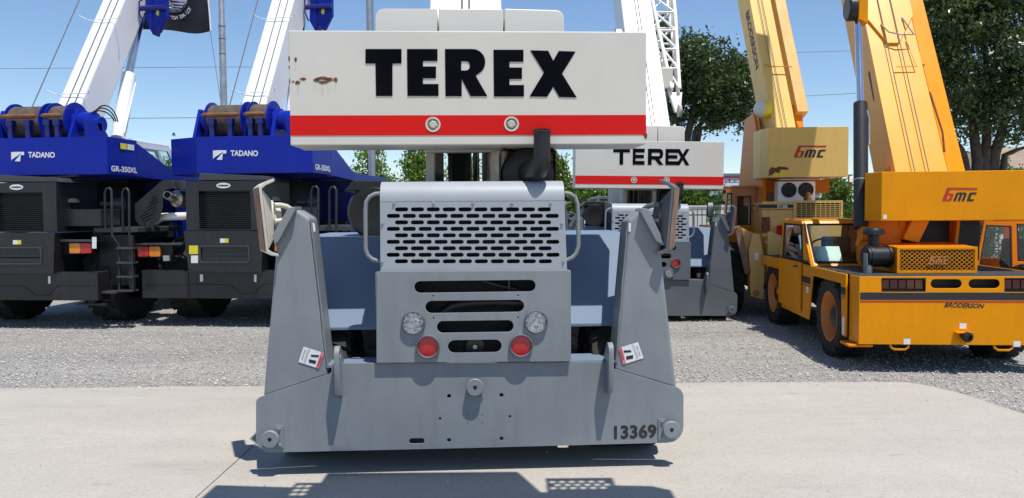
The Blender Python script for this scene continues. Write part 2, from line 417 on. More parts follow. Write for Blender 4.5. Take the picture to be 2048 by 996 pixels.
# ------------------------------------------------------------------ ground
def ground_mat(name, c1, c2, c3, s1, s2, s3, bump, bscale, speck=None, rough=0.9):
    m = bpy.data.materials.new(name); m.use_nodes = True
    nt = m.node_tree; N = nt.nodes; L = nt.links; p = N['Principled BSDF']
    tc = N.new('ShaderNodeTexCoord')
    def noise(sc, det=8, stretch=None):
        n = N.new('ShaderNodeTexNoise'); n.inputs['Scale'].default_value = sc; n.inputs['Detail'].default_value = det
        n.inputs['Roughness'].default_value = 0.65
        if stretch:
            mp = N.new('ShaderNodeMapping'); mp.inputs['Scale'].default_value = stretch
            L.new(tc.outputs['Object'], mp.inputs[0]); L.new(mp.outputs[0], n.inputs['Vector'])
        else: L.new(tc.outputs['Object'], n.inputs['Vector'])
        return n
    a = noise(s1, 6, (0.35, 1.6, 1)); b = noise(s2, 8); r = N.new('ShaderNodeValToRGB')
    r.color_ramp.elements[0].position = 0.32; r.color_ramp.elements[1].position = 0.68
    r.color_ramp.elements[0].color = (*c1, 1); r.color_ramp.elements[1].color = (*c2, 1)
    L.new(a.outputs[0], r.inputs[0])
    r2 = N.new('ShaderNodeValToRGB'); r2.color_ramp.elements[0].position = 0.45; r2.color_ramp.elements[1].position = 0.8
    r2.color_ramp.elements[0].color = (0, 0, 0, 1); r2.color_ramp.elements[1].color = (0.55,) * 3 + (1,)
    L.new(b.outputs[0], r2.inputs[0])
    mx = N.new('ShaderNodeMixRGB'); mx.inputs[2].default_value = (*c3, 1)
    L.new(r2.outputs[0], mx.inputs[0]); L.new(r.outputs[0], mx.inputs[1]); src = mx.outputs[0]
    if speck:
        v = N.new('ShaderNodeTexVoronoi'); v.inputs['Scale'].default_value = s3
        L.new(tc.outputs['Object'], v.inputs['Vector'])
        hs = N.new('ShaderNodeValToRGB'); e = hs.color_ramp.elements
        e[0].color = (*speck[0], 1); e[1].color = (*speck[1], 1)
        sep = N.new('ShaderNodeSeparateColor'); L.new(v.outputs['Color'], sep.inputs[0]); L.new(sep.outputs[0], hs.inputs[0])
        m2 = N.new('ShaderNodeMixRGB'); m2.blend_type = 'MULTIPLY'; m2.inputs[0].default_value = 1.0
        L.new(src, m2.inputs[1]); L.new(hs.outputs[0], m2.inputs[2]); src = m2.outputs[0]
        bn = N.new('ShaderNodeBump'); bn.inputs['Strength'].default_value = bump; bn.inputs['Distance'].default_value = 0.02; bn.invert = True
        L.new(v.outputs['Distance'], bn.inputs['Height'])
    else:
        fine = noise(bscale, 5)
        bn = N.new('ShaderNodeBump'); bn.inputs['Strength'].default_value = bump; bn.inputs['Distance'].default_value = 0.004
        L.new(fine.outputs[0], bn.inputs['Height'])
        f2 = N.new('ShaderNodeValToRGB'); f2.color_ramp.elements[0].position = 0.3; f2.color_ramp.elements[1].position = 0.55
        f2.color_ramp.elements[0].color = (0.80, 0.80, 0.80, 1); f2.color_ramp.elements[1].color = (1, 1, 1, 1)
        L.new(fine.outputs[0], f2.inputs[0])
        m2 = N.new('ShaderNodeMixRGB'); m2.blend_type = 'MULTIPLY'; m2.inputs[0].default_value = 1.0
        L.new(src, m2.inputs[1]); L.new(f2.outputs[0], m2.inputs[2]); src = m2.outputs[0]
    if not speck:                            # stains, tyre scuffs and dark spots on the slab
        for sc_, st_, p0, p1, col_, amt in ((1.1, (0.25, 1.6, 1), 0.56, 0.78, (0.29, 0.27, 0.24), 0.55), (5.0, (0.5, 1.8, 1), 0.62, 0.74, (0.23, 0.215, 0.20), 0.5), (16.0, (1, 1, 1), 0.69, 0.73, (0.12, 0.115, 0.11), 0.7), (3.2, (0.3, 2.2, 1), 0.60, 0.80, (0.58, 0.56, 0.52), 0.5)):
            ns = noise(sc_, 7, st_); rs_ = N.new('ShaderNodeValToRGB')
            rs_.color_ramp.elements[0].position = p0; rs_.color_ramp.elements[1].position = p1
            rs_.color_ramp.elements[0].color = (0, 0, 0, 1); rs_.color_ramp.elements[1].color = (amt, amt, amt, 1)
            L.new(ns.outputs[0], rs_.inputs[0])
            ms = N.new('ShaderNodeMixRGB'); ms.inputs[2].default_value = (*col_, 1)
            L.new(rs_.outputs[0], ms.inputs[0]); L.new(src, ms.inputs[1]); src = ms.outputs[0]
    else:                                    # wheel tracks in the gravel
        for sc_, st_, p0, p1, col_, amt in ((0.8, (0.12, 3.0, 1), 0.52, 0.70, (0.60, 0.58, 0.54), 0.45), (0.7, (0.2, 2.0, 1), 0.55, 0.75, (0.22, 0.21, 0.195), 0.5)):
            ns = noise(sc_, 7, st_); rs_ = N.new('ShaderNodeValToRGB')
            rs_.color_ramp.elements[0].position = p0; rs_.color_ramp.elements[1].position = p1
            rs_.color_ramp.elements[0].color = (0, 0, 0, 1); rs_.color_ramp.elements[1].color = (amt, amt, amt, 1)
            L.new(ns.outputs[0], rs_.inputs[0])
            ms = N.new('ShaderNodeMixRGB'); ms.inputs[2].default_value = (*col_, 1)
            L.new(rs_.outputs[0], ms.inputs[0]); L.new(src, ms.inputs[1]); src = ms.outputs[0]
    L.new(bn.outputs[0], p.inputs['Normal'])
    L.new(src, p.inputs['Base Color']); p.inputs['Roughness'].default_value = rough
    p.inputs['Specular IOR Level'].default_value = 0.25
    MATS[name] = m
ground_mat('gravel', (0.37, 0.358, 0.338), (0.49, 0.473, 0.445), (0.52, 0.485, 0.44), 0.5, 1.4, 85, 0.9, 60, ((0.55, 0.54, 0.53), (1.25, 1.25, 1.25)))
ground_mat('concrete', (0.41, 0.381, 0.336), (0.465, 0.434, 0.385), (0.375, 0.351, 0.314), 0.7, 2.2, 60, 0.25, 55)
ground_mat('far_dirt', (0.22, 0.21, 0.18), (0.28, 0.27, 0.22), (0.20, 0.22, 0.12), 0.1, 0.4, 40, 0.3, 30)

g = MB().add([(-900, -120, -0.004), (900, -120, -0.004), (900, 1500, -0.004), (-900, 1500, -0.004)], [(0, 1, 2, 3)]).build('ground', 'gravel')
g['kind'] = 'structure'

EDGE_Y = 7.74
edge = []
x = -40.0
rng = random.Random(3)
while x < 3.6:
    edge.append((x, EDGE_Y + rng.uniform(-0.012, 0.012))); x += 0.6 if x > -8 else 4
edge += [(3.9, 7.70), (4.05, 7.52), (4.16, 7.25), (4.22, 6.9), (4.27, 6.5), (4.33, 6.0), (4.36, 5.2), (4.4, 4.0), (4.4, -6)]
# slabs are parted by a sawn joint running away from the camera
JX = -1.93
left = [(p[0], p[1]) for p in edge if p[0] < JX - 0.01] + [(JX - 0.006, EDGE_Y), (JX - 0.03, -6), (-40, -6)]
right = [(JX + 0.003, EDGE_Y)] + [(p[0], p[1]) for p in edge if p[0] > JX + 0.05] + [(JX - 0.022, -6)]
for poly in (left, right):
    n = len(poly)
    s = MB(); s.prism([(a, b, 0.03) for a, b in poly], (0, 0, -0.06)); s = s.build('concrete_slab', 'concrete'); s['kind'] = 'structure'

# loose gravel lying on the ground sheet and spilling over the slab's edge
def stones(name, pts, sizes, mat):
    rs = np.random.RandomState(5)
    base = np.array([(1, 0, 0), (-1, 0, 0), (0, 1, 0), (0, -1, 0), (0, 0, 1), (0, 0, -1)], float)
    tri = np.array([(0, 2, 4), (2, 1, 4), (1, 3, 4), (3, 0, 4), (2, 0, 5), (1, 2, 5), (3, 1, 5), (0, 3, 5)])
    n = len(pts)
    v = base[None] * (1 + rs.uniform(-0.35, 0.35, (n, 6, 3))) + rs.uniform(-0.25, 0.25, (n, 6, 3))
    v *= sizes[:, None, None] * rs.uniform(0.7, 1.3, (n, 1, 3)) * np.array([1, 1, 0.6])
    a = rs.uniform(0, 6.28, n); c, s = np.cos(a)[:, None], np.sin(a)[:, None]
    v = np.stack([v[:, :, 0] * c - v[:, :, 1] * s, v[:, :, 0] * s + v[:, :, 1] * c, v[:, :, 2]], 2) + pts[:, None, :]
    f = tri[None] + (np.arange(n) * 6)[:, None, None]
    me = bpy.data.meshes.new(name)
    me.from_pydata(v.reshape(-1, 3).tolist(), [], f.reshape(-1, 3).tolist())
    at_ = me.attributes.new('leaf', 'FLOAT', 'FACE'); at_.data.foreach_set('value', np.repeat(rs.uniform(0, 1, n), 8))
    o = link(name, me, mat); o['kind'] = 'stuff'
    return o
def pebble_mat():
    m = bpy.data.materials.new('pebble'); m.use_nodes = True; N = m.node_tree.nodes; L = m.node_tree.links
    a = N.new('ShaderNodeAttribute'); a.attribute_name = 'leaf'
    r = N.new('ShaderNodeValToRGB'); e = r.color_ramp.elements
    e[0].color = (0.25, 0.243, 0.232, 1); e[1].color = (0.66, 0.635, 0.59, 1)
    q = e.new(0.5); q.color = (0.44, 0.425, 0.395, 1)
    L.new(a.outputs['Fac'], r.inputs[0]); L.new(r.outputs[0], N['Principled BSDF'].inputs['Base Color'])
    N['Principled BSDF'].inputs['Roughness'].default_value = 0.85
    MATS['pebble'] = m
pebble_mat()
rs = np.random.RandomState(11)
pp = []
while len(pp) < 60000:
    Y = 5.4 + 9.5 * rs.rand() ** 1.35; X = rs.uniform(-0.72, 0.72) * Y
    if Y > EDGE_Y + 0.01 and X < 3.9 or (X > 4.3 - max(0, Y - 7.0) * 0.55 and Y > 5.0):
        pp.append((X, Y, 0.004 + (0.03 if X < 4.5 and Y < 7.95 else 0.012) * rs.rand()))
pp = np.array(pp)
o = stones('gravel_stones', pp, 0.0045 + 0.010 * rs.rand(len(pp)) ** 3, 'pebble')
o['label'] = 'loose grey and tan gravel covering the yard behind the slab'; o['category'] = 'gravel'
sp = []
for k in range(560):                                       # strays kicked onto the concrete
    if k < 430: sp.append((rs.uniform(-6, 4.1), EDGE_Y - abs(rs.normal(0, 0.07)), 0.031))
    else: sp.append((rs.uniform(-4, 4.1), rs.uniform(4.6, 7.6), 0.032))
sp = np.array(sp)
o = stones('stray_pebbles', sp, 0.004 + 0.008 * rs.rand(len(sp)) ** 2, 'pebble')
o['label'] = 'stray pebbles scattered over the pale concrete slab'; o['category'] = 'gravel'

# ------------------------------------------------------------------ grey and cream rough terrain crane (two of them in the yard)
F1 = Frame((-0.275, 5.1, 0.03), 2.9)
L1 = F1.L
def q2(px, py, y):                     # pixel -> (x, z) on the plane y of the near crane
    p = L1(px, py, y); return (p.x, p.z)

TEREX_PX = [
    [[(731, 98), (803, 98), (803, 127), (785, 127), (785, 192), (752, 192), (751, 127), (731, 127)]],
    [[(814, 98), (875, 98), (875, 122), (846, 122), (846, 133), (872, 133), (872, 156.5), (846, 156.5), (846, 168), (877, 168), (877, 192), (815, 192)]],
    [[(890, 98), (945, 98)] + [(945 + 25.5 * math.sin(R(a)), 124 - 26 * math.cos(R(a))) for a in range(15, 165, 15)] + [(951, 151), (974.7, 192.5), (941, 192.5), (923.5, 158), (923.5, 192.5), (891, 192.5)],
     [(922.5, 122.5), (922.5, 141), (932, 141)] + [(932 + 8 * math.sin(R(a)), 131.7 - 9.3 * math.cos(R(a))) for a in range(165, 0, -30)] + [(932, 122.5)]],
    [[(987, 99.5), (1047, 99.5), (1047, 123.5), (1019, 123.5), (1019, 135), (1044, 135), (1044, 158), (1019, 158), (1019, 170), (1048, 170), (1048, 193), (988, 193)]],
    [[(1060.5, 100.5), (1096.5, 101.5), (1106.5, 121.5), (1117.5, 102), (1151, 103), (1124, 147), (1153.5, 195), (1118.5, 194), (1106.5, 173.5), (1094, 193.5), (1059, 193), (1088, 145)]],
]

def lamp(parent, name, x, z, y, r, lens):
    ring = MB().lathe((x, y, z), (0, -1, 0), [(r, 0), (r * 0.99, 0.016), (r * 0.95, 0.024), (r * 0.90, 0.025), (r * 0.84, 0.010), (r * 0.83, -0.005)], 28, close=False).build(name, 'grey_dark', parent, 40)
    MB().lathe((x, y, z), (0, -1, 0), [(r * 0.84, -0.004), (r * 0.84, 0.004), (r * 0.6, 0.0075), (r * 0.3, 0.009), (0.002, 0.0095)], 28).build('lens', lens, ring, 50)
    return ring

def bolt(m, x, y, z, r=0.009):
    m.lathe((x, y, z), (0, -1, 0), [(r * 1.4, 0), (r * 1.4, 0.003), (r, 0.003), (r * 0.9, 0.009), (r * 0.3, 0.011)], 10)

def warning_label(parent, y, corner_tl, corner_tr, corner_br, corner_bl, flip):
    P = lambda u, v, k=0: (lambda a, b: (a[0] + (b[0] - a[0]) * v, a[1] + (b[1] - a[1]) * v))(
        (corner_tl[0] + (corner_tr[0] - corner_tl[0]) * u, corner_tl[1] + (corner_tr[1] - corner_tl[1]) * u),
        (corner_bl[0] + (corner_br[0] - corner_bl[0]) * u, corner_bl[1] + (corner_br[1] - corner_bl[1]) * u))
    def pts(uv, k): return [L1(*P(u, v), y - 0.0015 * k) for u, v in uv]
    base = flat('warning_label', pts([(0, 0), (1, 0), (1, 1), (0, 1)], 1), 'decal_white', parent)
    band = (0.84, 1.0) if not flip else (0.0, 0.16)
    flat('label_band', pts([(band[0], 0), (band[1], 0), (band[1], 1), (band[0], 1)], 2), 'decal_pink', base)
    u0 = lambda a: a if not flip else 1 - a
    flat('label_picture', pts([(u0(0.44), 0.34), (u0(0.80), 0.22), (u0(0.80), 0.36), (u0(0.46), 0.46)], 2), 'decal_black', base)
    flat('label_picture', pts([(u0(0.42), 0.64), (u0(0.76), 0.60), (u0(0.78), 0.80), (u0(0.46), 0.84)], 2), 'decal_black', base)
    c = lambda u, v: L1(*P(u, v), y - 0.004)
    if not flip:
        fit_text('label_word', 'WARNING', 'decal_red', base, c(0.865, 0.24), c(0.865, 0.92), c(0.975, 0.24), bold=0.015)
        fit_text('label_print', 'STAND CLEAR', 'decal_black', base, c(0.08, 0.15), c(0.08, 0.8), c(0.15, 0.15))
        fit_text('label_print', 'OUTRIGGER JACK CAN CRUSH', 'decal_black', base, c(0.2, 0.1), c(0.2, 0.92), c(0.26, 0.1))
    else:
        fit_text('label_word', 'WARNING', 'decal_red', base, c(0.135, 0.76), c(0.135, 0.08), c(0.025, 0.76), bold=0.015)
        fit_text('label_print', 'STAND CLEAR', 'decal_black', base, c(0.92, 0.85), c(0.92, 0.2), c(0.85, 0.85))
        fit_text('label_print', 'OUTRIGGER JACK CAN CRUSH', 'decal_black', base, c(0.8, 0.92), c(0.8, 0.1), c(0.74, 0.92))
    fl = [c(0.30, 0.0), c(0.312, 0.0), c(0.312, 1.0), c(0.30, 1.0)] if not flip else [c(0.70, 0.0), c(0.688, 0.0), c(0.688, 1.0), c(0.70, 1.0)]
    flat('label_rule', fl, 'decal_black', base)

def outrigger_float(t, px, py, y, side, face_mat, col):
    """steel pad stowed upright on the jack: channel with bent lips, socket disc, loop and pin"""
    c = L1(px, py, y); s = side
    prof = [(0.0, -0.215), (0.03, -0.235), (0.075, -0.245), (0.075, -0.228), (0.04, -0.215), (0.018, -0.195), (0.018, 0.195), (0.045, 0.215), (0.10, 0.235), (0.10, 0.255), (0.04, 0.238), (0.0, 0.212)]
    M4 = Matrix.Translation(c) @ Matrix.Rotation(R(-s * 20), 4, 'Z') @ Matrix.Rotation(R(s * 5), 4, 'Y')
    def T(p): return M4 @ Vector(p)
    m = MB(); W = 0.40
    m.prism([T((-s * a, -W / 2, b)) for a, b in prof], (M4.to_3x3() @ Vector((0, W, 0))))
    f = m.build('float_pad', col, t, bevel=0.004)
    h = MB(); h.hexa([T((-s * 0.02, -0.19, -0.19)), T((-s * 0.02, 0.19, -0.19)), T((-s * 0.02, 0.19, 0.19)), T((-s * 0.02, -0.19, 0.19)), T((-s * 0.075, -0.12, -0.12)), T((-s * 0.075, 0.12, -0.12)), T((-s * 0.075, 0.12, 0.12)), T((-s * 0.075, -0.12, 0.12))])
    h.build('pad_hump', col, f, bevel=0.006)
    flat('rust_face', [T((s * 0.003, -W / 2 + 0.004, -0.205)), T((s * 0.003, W / 2 - 0.004, -0.205)), T((s * 0.003, W / 2 - 0.004, 0.205)), T((s * 0.003, -W / 2 + 0.004, 0.205))], face_mat, f)
    MB().lathe(T((-s * 0.074, 0, 0)), M4.to_3x3() @ Vector((-s, 0, 0)), [(0.12, 0), (0.12, 0.02), (0.10, 0.03), (0.09, 0.06), (0.03, 0.062)], 28).build('socket', col, f, 40)
    lp = MB()
    lp.tube([T((-s * (0.09 + 0.11 * math.sin(a)), -0.12 + 0.02 * a, 0.055 * math.cos(a) + 0.03)) for a in [i * math.pi / 8 for i in range(9)]], 0.018, 10)
    lp.tube([T((-s * 0.08, -0.14, -0.02)), T((-s * 0.22, -0.12, -0.02))], 0.018, 10)
    lp.tube([T((-s * 0.08, 0.02, -0.06)), T((-s * 0.26, 0.02, -0.06))], 0.035, 12)
    lp.build('loop_handle', col, f, 50)

def terex(t, near):
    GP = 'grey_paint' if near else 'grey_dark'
    # --- rear bumper plate with outrigger ends
    px = [(512, 812)] + [(512 + 9 - 9 * math.cos(R(a)), 806 - 11 * math.sin(R(a))) for a in range(10, 80, 20)] + [(527, 792), (657, 749), (663, 744), (664, 727), (1214, 724), (1218, 733), (1228, 738), (1340, 772)] + \
         [(1346 + 21 * math.sin(R(a)), 794 - 21 * math.cos(R(a))) for a in range(15, 91, 15)] + [(1367, 850)] + [(1337 + 30 * math.cos(R(a)), 853 + 32 * math.sin(R(a))) for a in range(0, 91, 15)] + \
         [(1335, 885.5), (940, 896), (545, 905)] + [(540 - 28 * math.sin(R(a)), 877 + 28 * math.cos(R(a))) for a in range(0, 91, 15)]
    out = [q2(a, b, 0) for a, b in px]
    holes = []
    for hx, hy, hr in [(898, 792, 4.2), (1003, 790, 4.2), (880, 837, 2.8), (1020, 833, 2.8), (898, 880, 4.2), (1003, 877, 4.2), (935, 830, 1.3), (965, 830, 1.3), (935, 846, 1.3), (965, 846, 1.3)]:
        c = q2(hx, hy, 0); holes.append(circ(c[0], c[1], hr * 0.00327, 12))
    a, b = q2(818, 888, 0), q2(849, 876, 0); holes.append(stadium(a[0], b[0], a[1], b[1]))
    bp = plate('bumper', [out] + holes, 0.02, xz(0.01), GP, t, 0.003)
    zt, zb = q2(940, 726, 0)[1], 0.26
    m = MB(); m.box(-1.16, 1.16, 0.13, 0.15, zb + 0.02, zt - 0.022); m.box(-1.16, 1.16, 0.022, 0.29, zt - 0.02, zt - 0.003)
    m.build('bumper_ledge', 'slope_paint' if near else GP, t)
    # --- rollers on the bumper
    for hx, hy, bx, by, dx, dy in [(950, 772, 949, 786, 34, 18), (543, 875, 560, 873, 14, 44), (1340, 856, 1323, 858, 14, 44)]:
        c = q2(hx, hy, 0); k = q2(bx, by, 0)
        w, h = dx * 0.00327 / 2, dy * 0.00327 / 2
        br = MB(); br.box(k[0] - w, k[0] + w, -0.010, -0.001, k[1] - h, k[1] + h)
        for sx in (-1, 1):
            if dx > dy: bolt(br, k[0] + sx * w * 0.75, -0.010, k[1] - h * 0.3, 0.008)
            else: bolt(br, k[0], -0.010, k[1] + sx * h * 0.75, 0.008)
        rb = br.build('roller_bracket', GP, t)
        MB().lathe((c[0], -0.012, c[1]), (0, -1, 0), [(0.03, 0), (0.03, 0.01), (0.056, 0.012), (0.057, 0.034), (0.053, 0.038), (0.014, 0.038), (0.010, 0.028), (0.002, 0.028)], 28).build('roller', GP, rb, 35)
        MB().lathe((c[0], -0.042, c[1]), (0, -1, 0), [(0.010, 0), (0.010, 0.0095), (0.002, 0.0095)], 10).build('roller_pin', 'engine_dark', rb, 35)
    # --- pin lugs standing on the bumper
    for lx, ly, lb in [(677, 690, 796), (1218, 683, 788)]:
        x = L1(lx, ly, -0.03).x; z1 = q2(lx, ly, -0.03)[1]; z0 = q2(lx, lb, -0.05)[1]
        o2 = [(-0.10, z0 + 0.03), (-0.002, z0 - 0.01), (-0.002, zt + 0.002), (0.09, zt + 0.002), (0.0, z1 - 0.04)] + arc(-0.065, z1 - 0.055, 0.055, 20, 180, 8)
        plate('pin_lug', [o2, circ(-0.065, z1 - 0.055, 0.02, 12)], 0.034, yz(x), GP, t, 0.003)
    # --- outrigger jack housings
    for side, poly, flange, y0 in [(-1, [(526, 796), (553, 481), (584, 424), (592, 418), (621, 437), (657, 752)], [(545, 470), (576, 416), (590, 413), (590, 421), (558, 481), (549, 490)], 0.021),
                                   (1, [(1354, 779), (1326, 540), (1321, 478), (1297, 424), (1283, 419), (1256, 441), (1229, 742)], [(1324, 489), (1312, 482), (1281, 424), (1284, 416), (1297, 418), (1322, 470)], 0.021)]:
        m = MB(); m.prism([L1(a, b, y0) for a, b in poly], (0, 0.26, 0))
        box = m.build('jack_housing', GP, t, bevel=0.022, seg=3)
        m = MB(); m.prism([L1(a, b, y0 - 0.05) for a, b in flange], (0, 0.20, 0)); m.build('housing_flange', GP, box, bevel=0.004)
        wl = [(621, 437), (640, 600), (656, 746)] if side < 0 else [(1256, 441), (1243, 590), (1231, 736)]
        wp = [L1(a, b, y0 + 0.001) for a, b in wl]; wr = random.Random(2); ww = []
        for a_, b_ in zip(wp[:-1], wp[1:]):
            for j in range(14): ww.append(a_.lerp(b_, j / 14) + Vector((wr.uniform(-1, 1), 0, 0)) * 0.0015)
        MB().tube(ww, 0.006, 6).build('weld_bead', GP, box, 60)
        d = [(646, 448), (651, 448), (654, 466), (649, 466)] if side < 0 else [(1247, 448), (1252, 448), (1250, 466), (1245, 466)]
        if side < 0: d = [(625, 446), (629, 446), (631, 463), (627, 463)]
        else: d = [(1258, 446), (1262, 446), (1261, 463), (1257, 463)]
        flat('small_label', [L1(a, b, y0 - 0.002) for a, b in d], 'decal_white', box)
    outrigger_float(t, 519, 439, 0.12, -1, 'rust_face', 'cream_inner' if near else 'grey_dark')
    outrigger_float(t, 1348, 437, 0.12, 1, 'rust_face', 'grey_dark')
    if near:
        warning_label(t, 0.018, (607, 693), (649, 706), (638, 737), (597, 724), False)
        warning_label(t, 0.018, (1237, 696), (1276, 684), (1287, 716), (1246, 729), True)
        fit_text('stencil_number', '13369', 'stencil_black', t, L1(1228, 879, -0.002), L1(1313, 876, -0.002), L1(1228, 851, -0.002), bold=0.035, space=1.02)
    # --- rear grille panel with four slots and its lamps
    yp = -0.03
    panel = [q2(753, 726, yp), q2(1142, 723, yp), q2(1142, 541, yp), q2(753, 543, yp)]
    hl = []
    for x0, x1, y0, y1 in [(829, 1071, 559.5, 586), (851, 1048, 599.5, 626.5), (874, 1027, 640, 666), (896, 1003, 679, 706)]:
        a, b = q2(x0, y1, yp), q2(x1, y0, yp); hl.append(stadium(a[0], b[0], a[1], b[1], 8))
    for hx, hy in [(866, 592), (1036, 591), (867, 636), (1036, 635)]:
        c = q2(hx, hy, yp); hl.append(circ(c[0], c[1], 0.006, 8))
    gp = plate('grille_panel', [panel] + hl, 0.010, xz(yp + 0.005), GP, t, 0.002)
    m = MB(); xl, xr = panel[0][0], panel[1][0]; zp0, zp1 = panel[0][1], panel[2][1]
    m.box(xl, xl + 0.008, yp + 0.011, 0.5, zp0 + 0.01, zp1 - 0.002); m.box(xr - 0.008, xr, yp + 0.011, 0.5, zp0 + 0.01, zp1 - 0.002)
    m.box(xl + 0.009, xr - 0.009, yp + 0.011, 0.045, zp1 - 0.012, zp1 - 0.003)
    m.build('panel_side', GP, t)
    rad = MB(); rad.box(xl + 0.02, xr - 0.02, 0.16, 0.9, zp0 - 0.1, zp1 + 0.45)
    k = xl + 0.03
    while k < xr - 0.03:
        rad.box(k, k + 0.007, 0.135, 0.1595, zp0, zp1 + 0.42); k += 0.017
    rad.build('radiator', 'engine_dark', t)
    hs = MB()
    hs.tube([L1(a, b, 0.06) for a, b in [(940, 540), (968, 562), (1000, 572), (1030, 578), (1060, 592)]], 0.016, 8)
    hs.tube([L1(a, b, 0.07) for a, b in [(880, 630), (905, 612), (935, 606), (985, 604), (1060, 606)]], 0.028, 10)
    hs.tube([L1(a, b, 0.05) for a, b in [(1018, 555), (1018, 590)]], 0.012, 8)
    hs.build('hose', 'black_plastic', t, 50)
    c = L1(950, 693, 0.09)
    MB().lathe(c, (0, -1, 0), [(0.065, -0.03), (0.065, 0), (0.058, 0.008), (0.018, 0.008), (0.018, 0.02), (0.002, 0.021)], 24).build('fan_pulley', 'black_plastic', t, 35)
    cc = MB().lathe((c.x, c.y - 0.022, c.z), (0, -1, 0), [(0.015, 0), (0.015, 0.003), (0.001, 0.003)], 14).build('pulley_cap', 'galv', t, 35)
    r = 0.079
    lw = [(827, 645), (1072, 643)]; lr = [(856, 693), (1042, 691)]
    if not near: lw, lr = lr, lw
    for a, b in lw:
        c = q2(a, b, yp); lamp(t, 'reverse_light', c[0], c[1], yp, r, 'clear_lens')
    for a, b in lr:
        c = q2(a, b, yp); lamp(t, 'tail_light', c[0], c[1], yp, r, 'red_lens')
    # --- hood: slotted rear face under a rolled top
    pl = [q2(761, 545, 0), q2(1134, 545, 0), q2(1129, 402, 0), q2(760, 402, 0)]
    strips = []; cuts = [545] + [418.8 + 12.98 * r_ + 6.49 for r_ in range(7, -1, -1)] + [402]
    for row in range(9):
        sl = []
        yy = 418.8 + 12.98 * row; st = 789.9 - 0.05 * row if row % 2 == 0 else 773.8 - 0.1 * row; n = 10 if row % 2 == 0 else 11
        pitch = 31.72 + row * 0.035
        for j in range(n):
            a, b = q2(st + j * pitch, yy + 4.2, 0), q2(st + j * pitch + 26.5, yy - 4.2, 0); sl.append(stadium(a[0], b[0], a[1], b[1], 5))
        c0, c1 = cuts[8 - row], cuts[9 - row]
        ex = lambda yy_, k_: (760 + (yy_ - 402) / 143) if k_ == 0 else (1129 + (yy_ - 402) * 5 / 143)
        za, zb_ = q2(940, c0, 0)[1], q2(940, c1, 0)[1]
        strips.append(curve_mesh([[(q2(ex(c0, 0), c0, 0)[0], za), (q2(ex(c0, 1), c0, 0)[0], za), (q2(ex(c1, 1), c1, 0)[0], zb_), (q2(ex(c1, 0), c1, 0)[0], zb_)]] + sl, 0.006))
    hm = MB()
    for s_ in strips: hm.add([(v.co.x, 0.003 + v.co.z, v.co.y) for v in s_.vertices], [tuple(p.vertices) for p in s_.polygons])
    hm.build('hood_grille', 'silver_paint', t)
    zs = pl[2][1]; x0, x1 = pl[3][0], pl[2][0]; rr = 0.125
    prof = [(0.0, zs)] + [(rr - rr * math.cos(R(a)), zs + 0.012 + rr * math.sin(R(a))) for a in range(0, 91, 9)] + [(1.1, zs + rr + 0.02)]
    inner = [(1.1, zs + rr + 0.012)] + [(rr - (rr - 0.008) * math.cos(R(a)), zs + 0.012 + (rr - 0.008) * math.sin(R(a))) for a in range(90, -1, -9)] + [(0.008, zs)]
    m = MB(); m.prism([(x0, a, b) for a, b in prof + inner], (x1 - x0, 0, 0))
    sd = [(0.008, 1.30)] + [(max(a, 0.008), b) for a, b in prof] + [(1.1, 1.30)]
    m.prism([(x0, a, b - 0.003) for a, b in sd], (0.006, 0, 0)); m.prism([(x1 - 0.006, a, b - 0.003) for a, b in sd], (0.006, 0, 0))
    m.build('hood', 'silver_paint', t, 30)
    bm_ = MB()
    for bx, by in [(788, 406), (867, 406), (946, 406), (1024, 406), (1101, 406), (765, 446), (764, 523), (1124, 446), (1127, 522)]:
        c = q2(bx, by, 0); b1 = MB(); bolt(b1, c[0], -0.001, c[1], 0.008); b1.build('hood_bolt', 'galv', t, 40)
    for hp in ([(760, 387), (750, 388), (740, 393), (733, 403), (731, 420), (731, 497), (735, 510), (745, 519), (760, 523)], [(1129, 386), (1141, 388), (1150, 394), (1155, 408), (1156, 425), (1157, 492), (1153, 506), (1145, 515), (1132, 521)]):
        MB().tube([L1(a, b, 0.05) for a, b in hp], 0.0145, 10).build('grab_handle', 'grey_paint', t, 60)
    # --- sloped rear decks beside the hood, flat deck in front of them
    for s in (-1, 1):
        xa, xb = (-1.30, x0 - 0.005) if s < 0 else (x1 + 0.005, 1.30)
        m = MB(); m.prism([(xa, 0.30, 0.915), (xa, 0.30, 0.935), (xa, 0.80, 1.545), (xa, 2.2, 1.545), (xa, 2.2, 1.52), (xa, 0.82, 1.52)], (xb - xa, 0, 0))
        m.build('deck', 'slope_paint', t, bevel=0.003)
    m = MB(); m.box(-0.62, 0.62, 0.92, 5.6, 0.42, 1.15); m.box(-0.7, 0.7, 0.31, 0.9, 0.40, 0.75); m.box(-0.8, 0.8, 0.45, 0.9, 0.40, 0.66); m.box(-1.25, 1.25, 2.25, 5.6, 1.2, 1.5)  # low belly boxes added to block light and darken the ground beneath
    m.box(-1.25, 1.25, 4.9, 5.2, 0.5, 0.8)
    m.build('chassis', 'black_steel', t)
    for s in (-1, 1):
        tyre(t, (s * 1.10, 0.63, 0.465), 0.48, 0.52, 0.26, 'grey_dark', out=s)
        tyre(t, (s * 1.08, 4.4, 0.625), 0.64, 0.50, 0.33, 'grey_dark', out=s)
    # --- air cleaner left of the hood
    c = L1(748, 424, 0.95); rr = 0.205
    ac = MB().lathe(c, (0, 1, 0), [(0.10, -0.02), (0.13, -0.03), (rr * 0.9, -0.03), (rr, 0), (rr, 0.5), (rr * 0.8, 0.52)], 32).build('air_cleaner', 'black_plastic', t, 40)
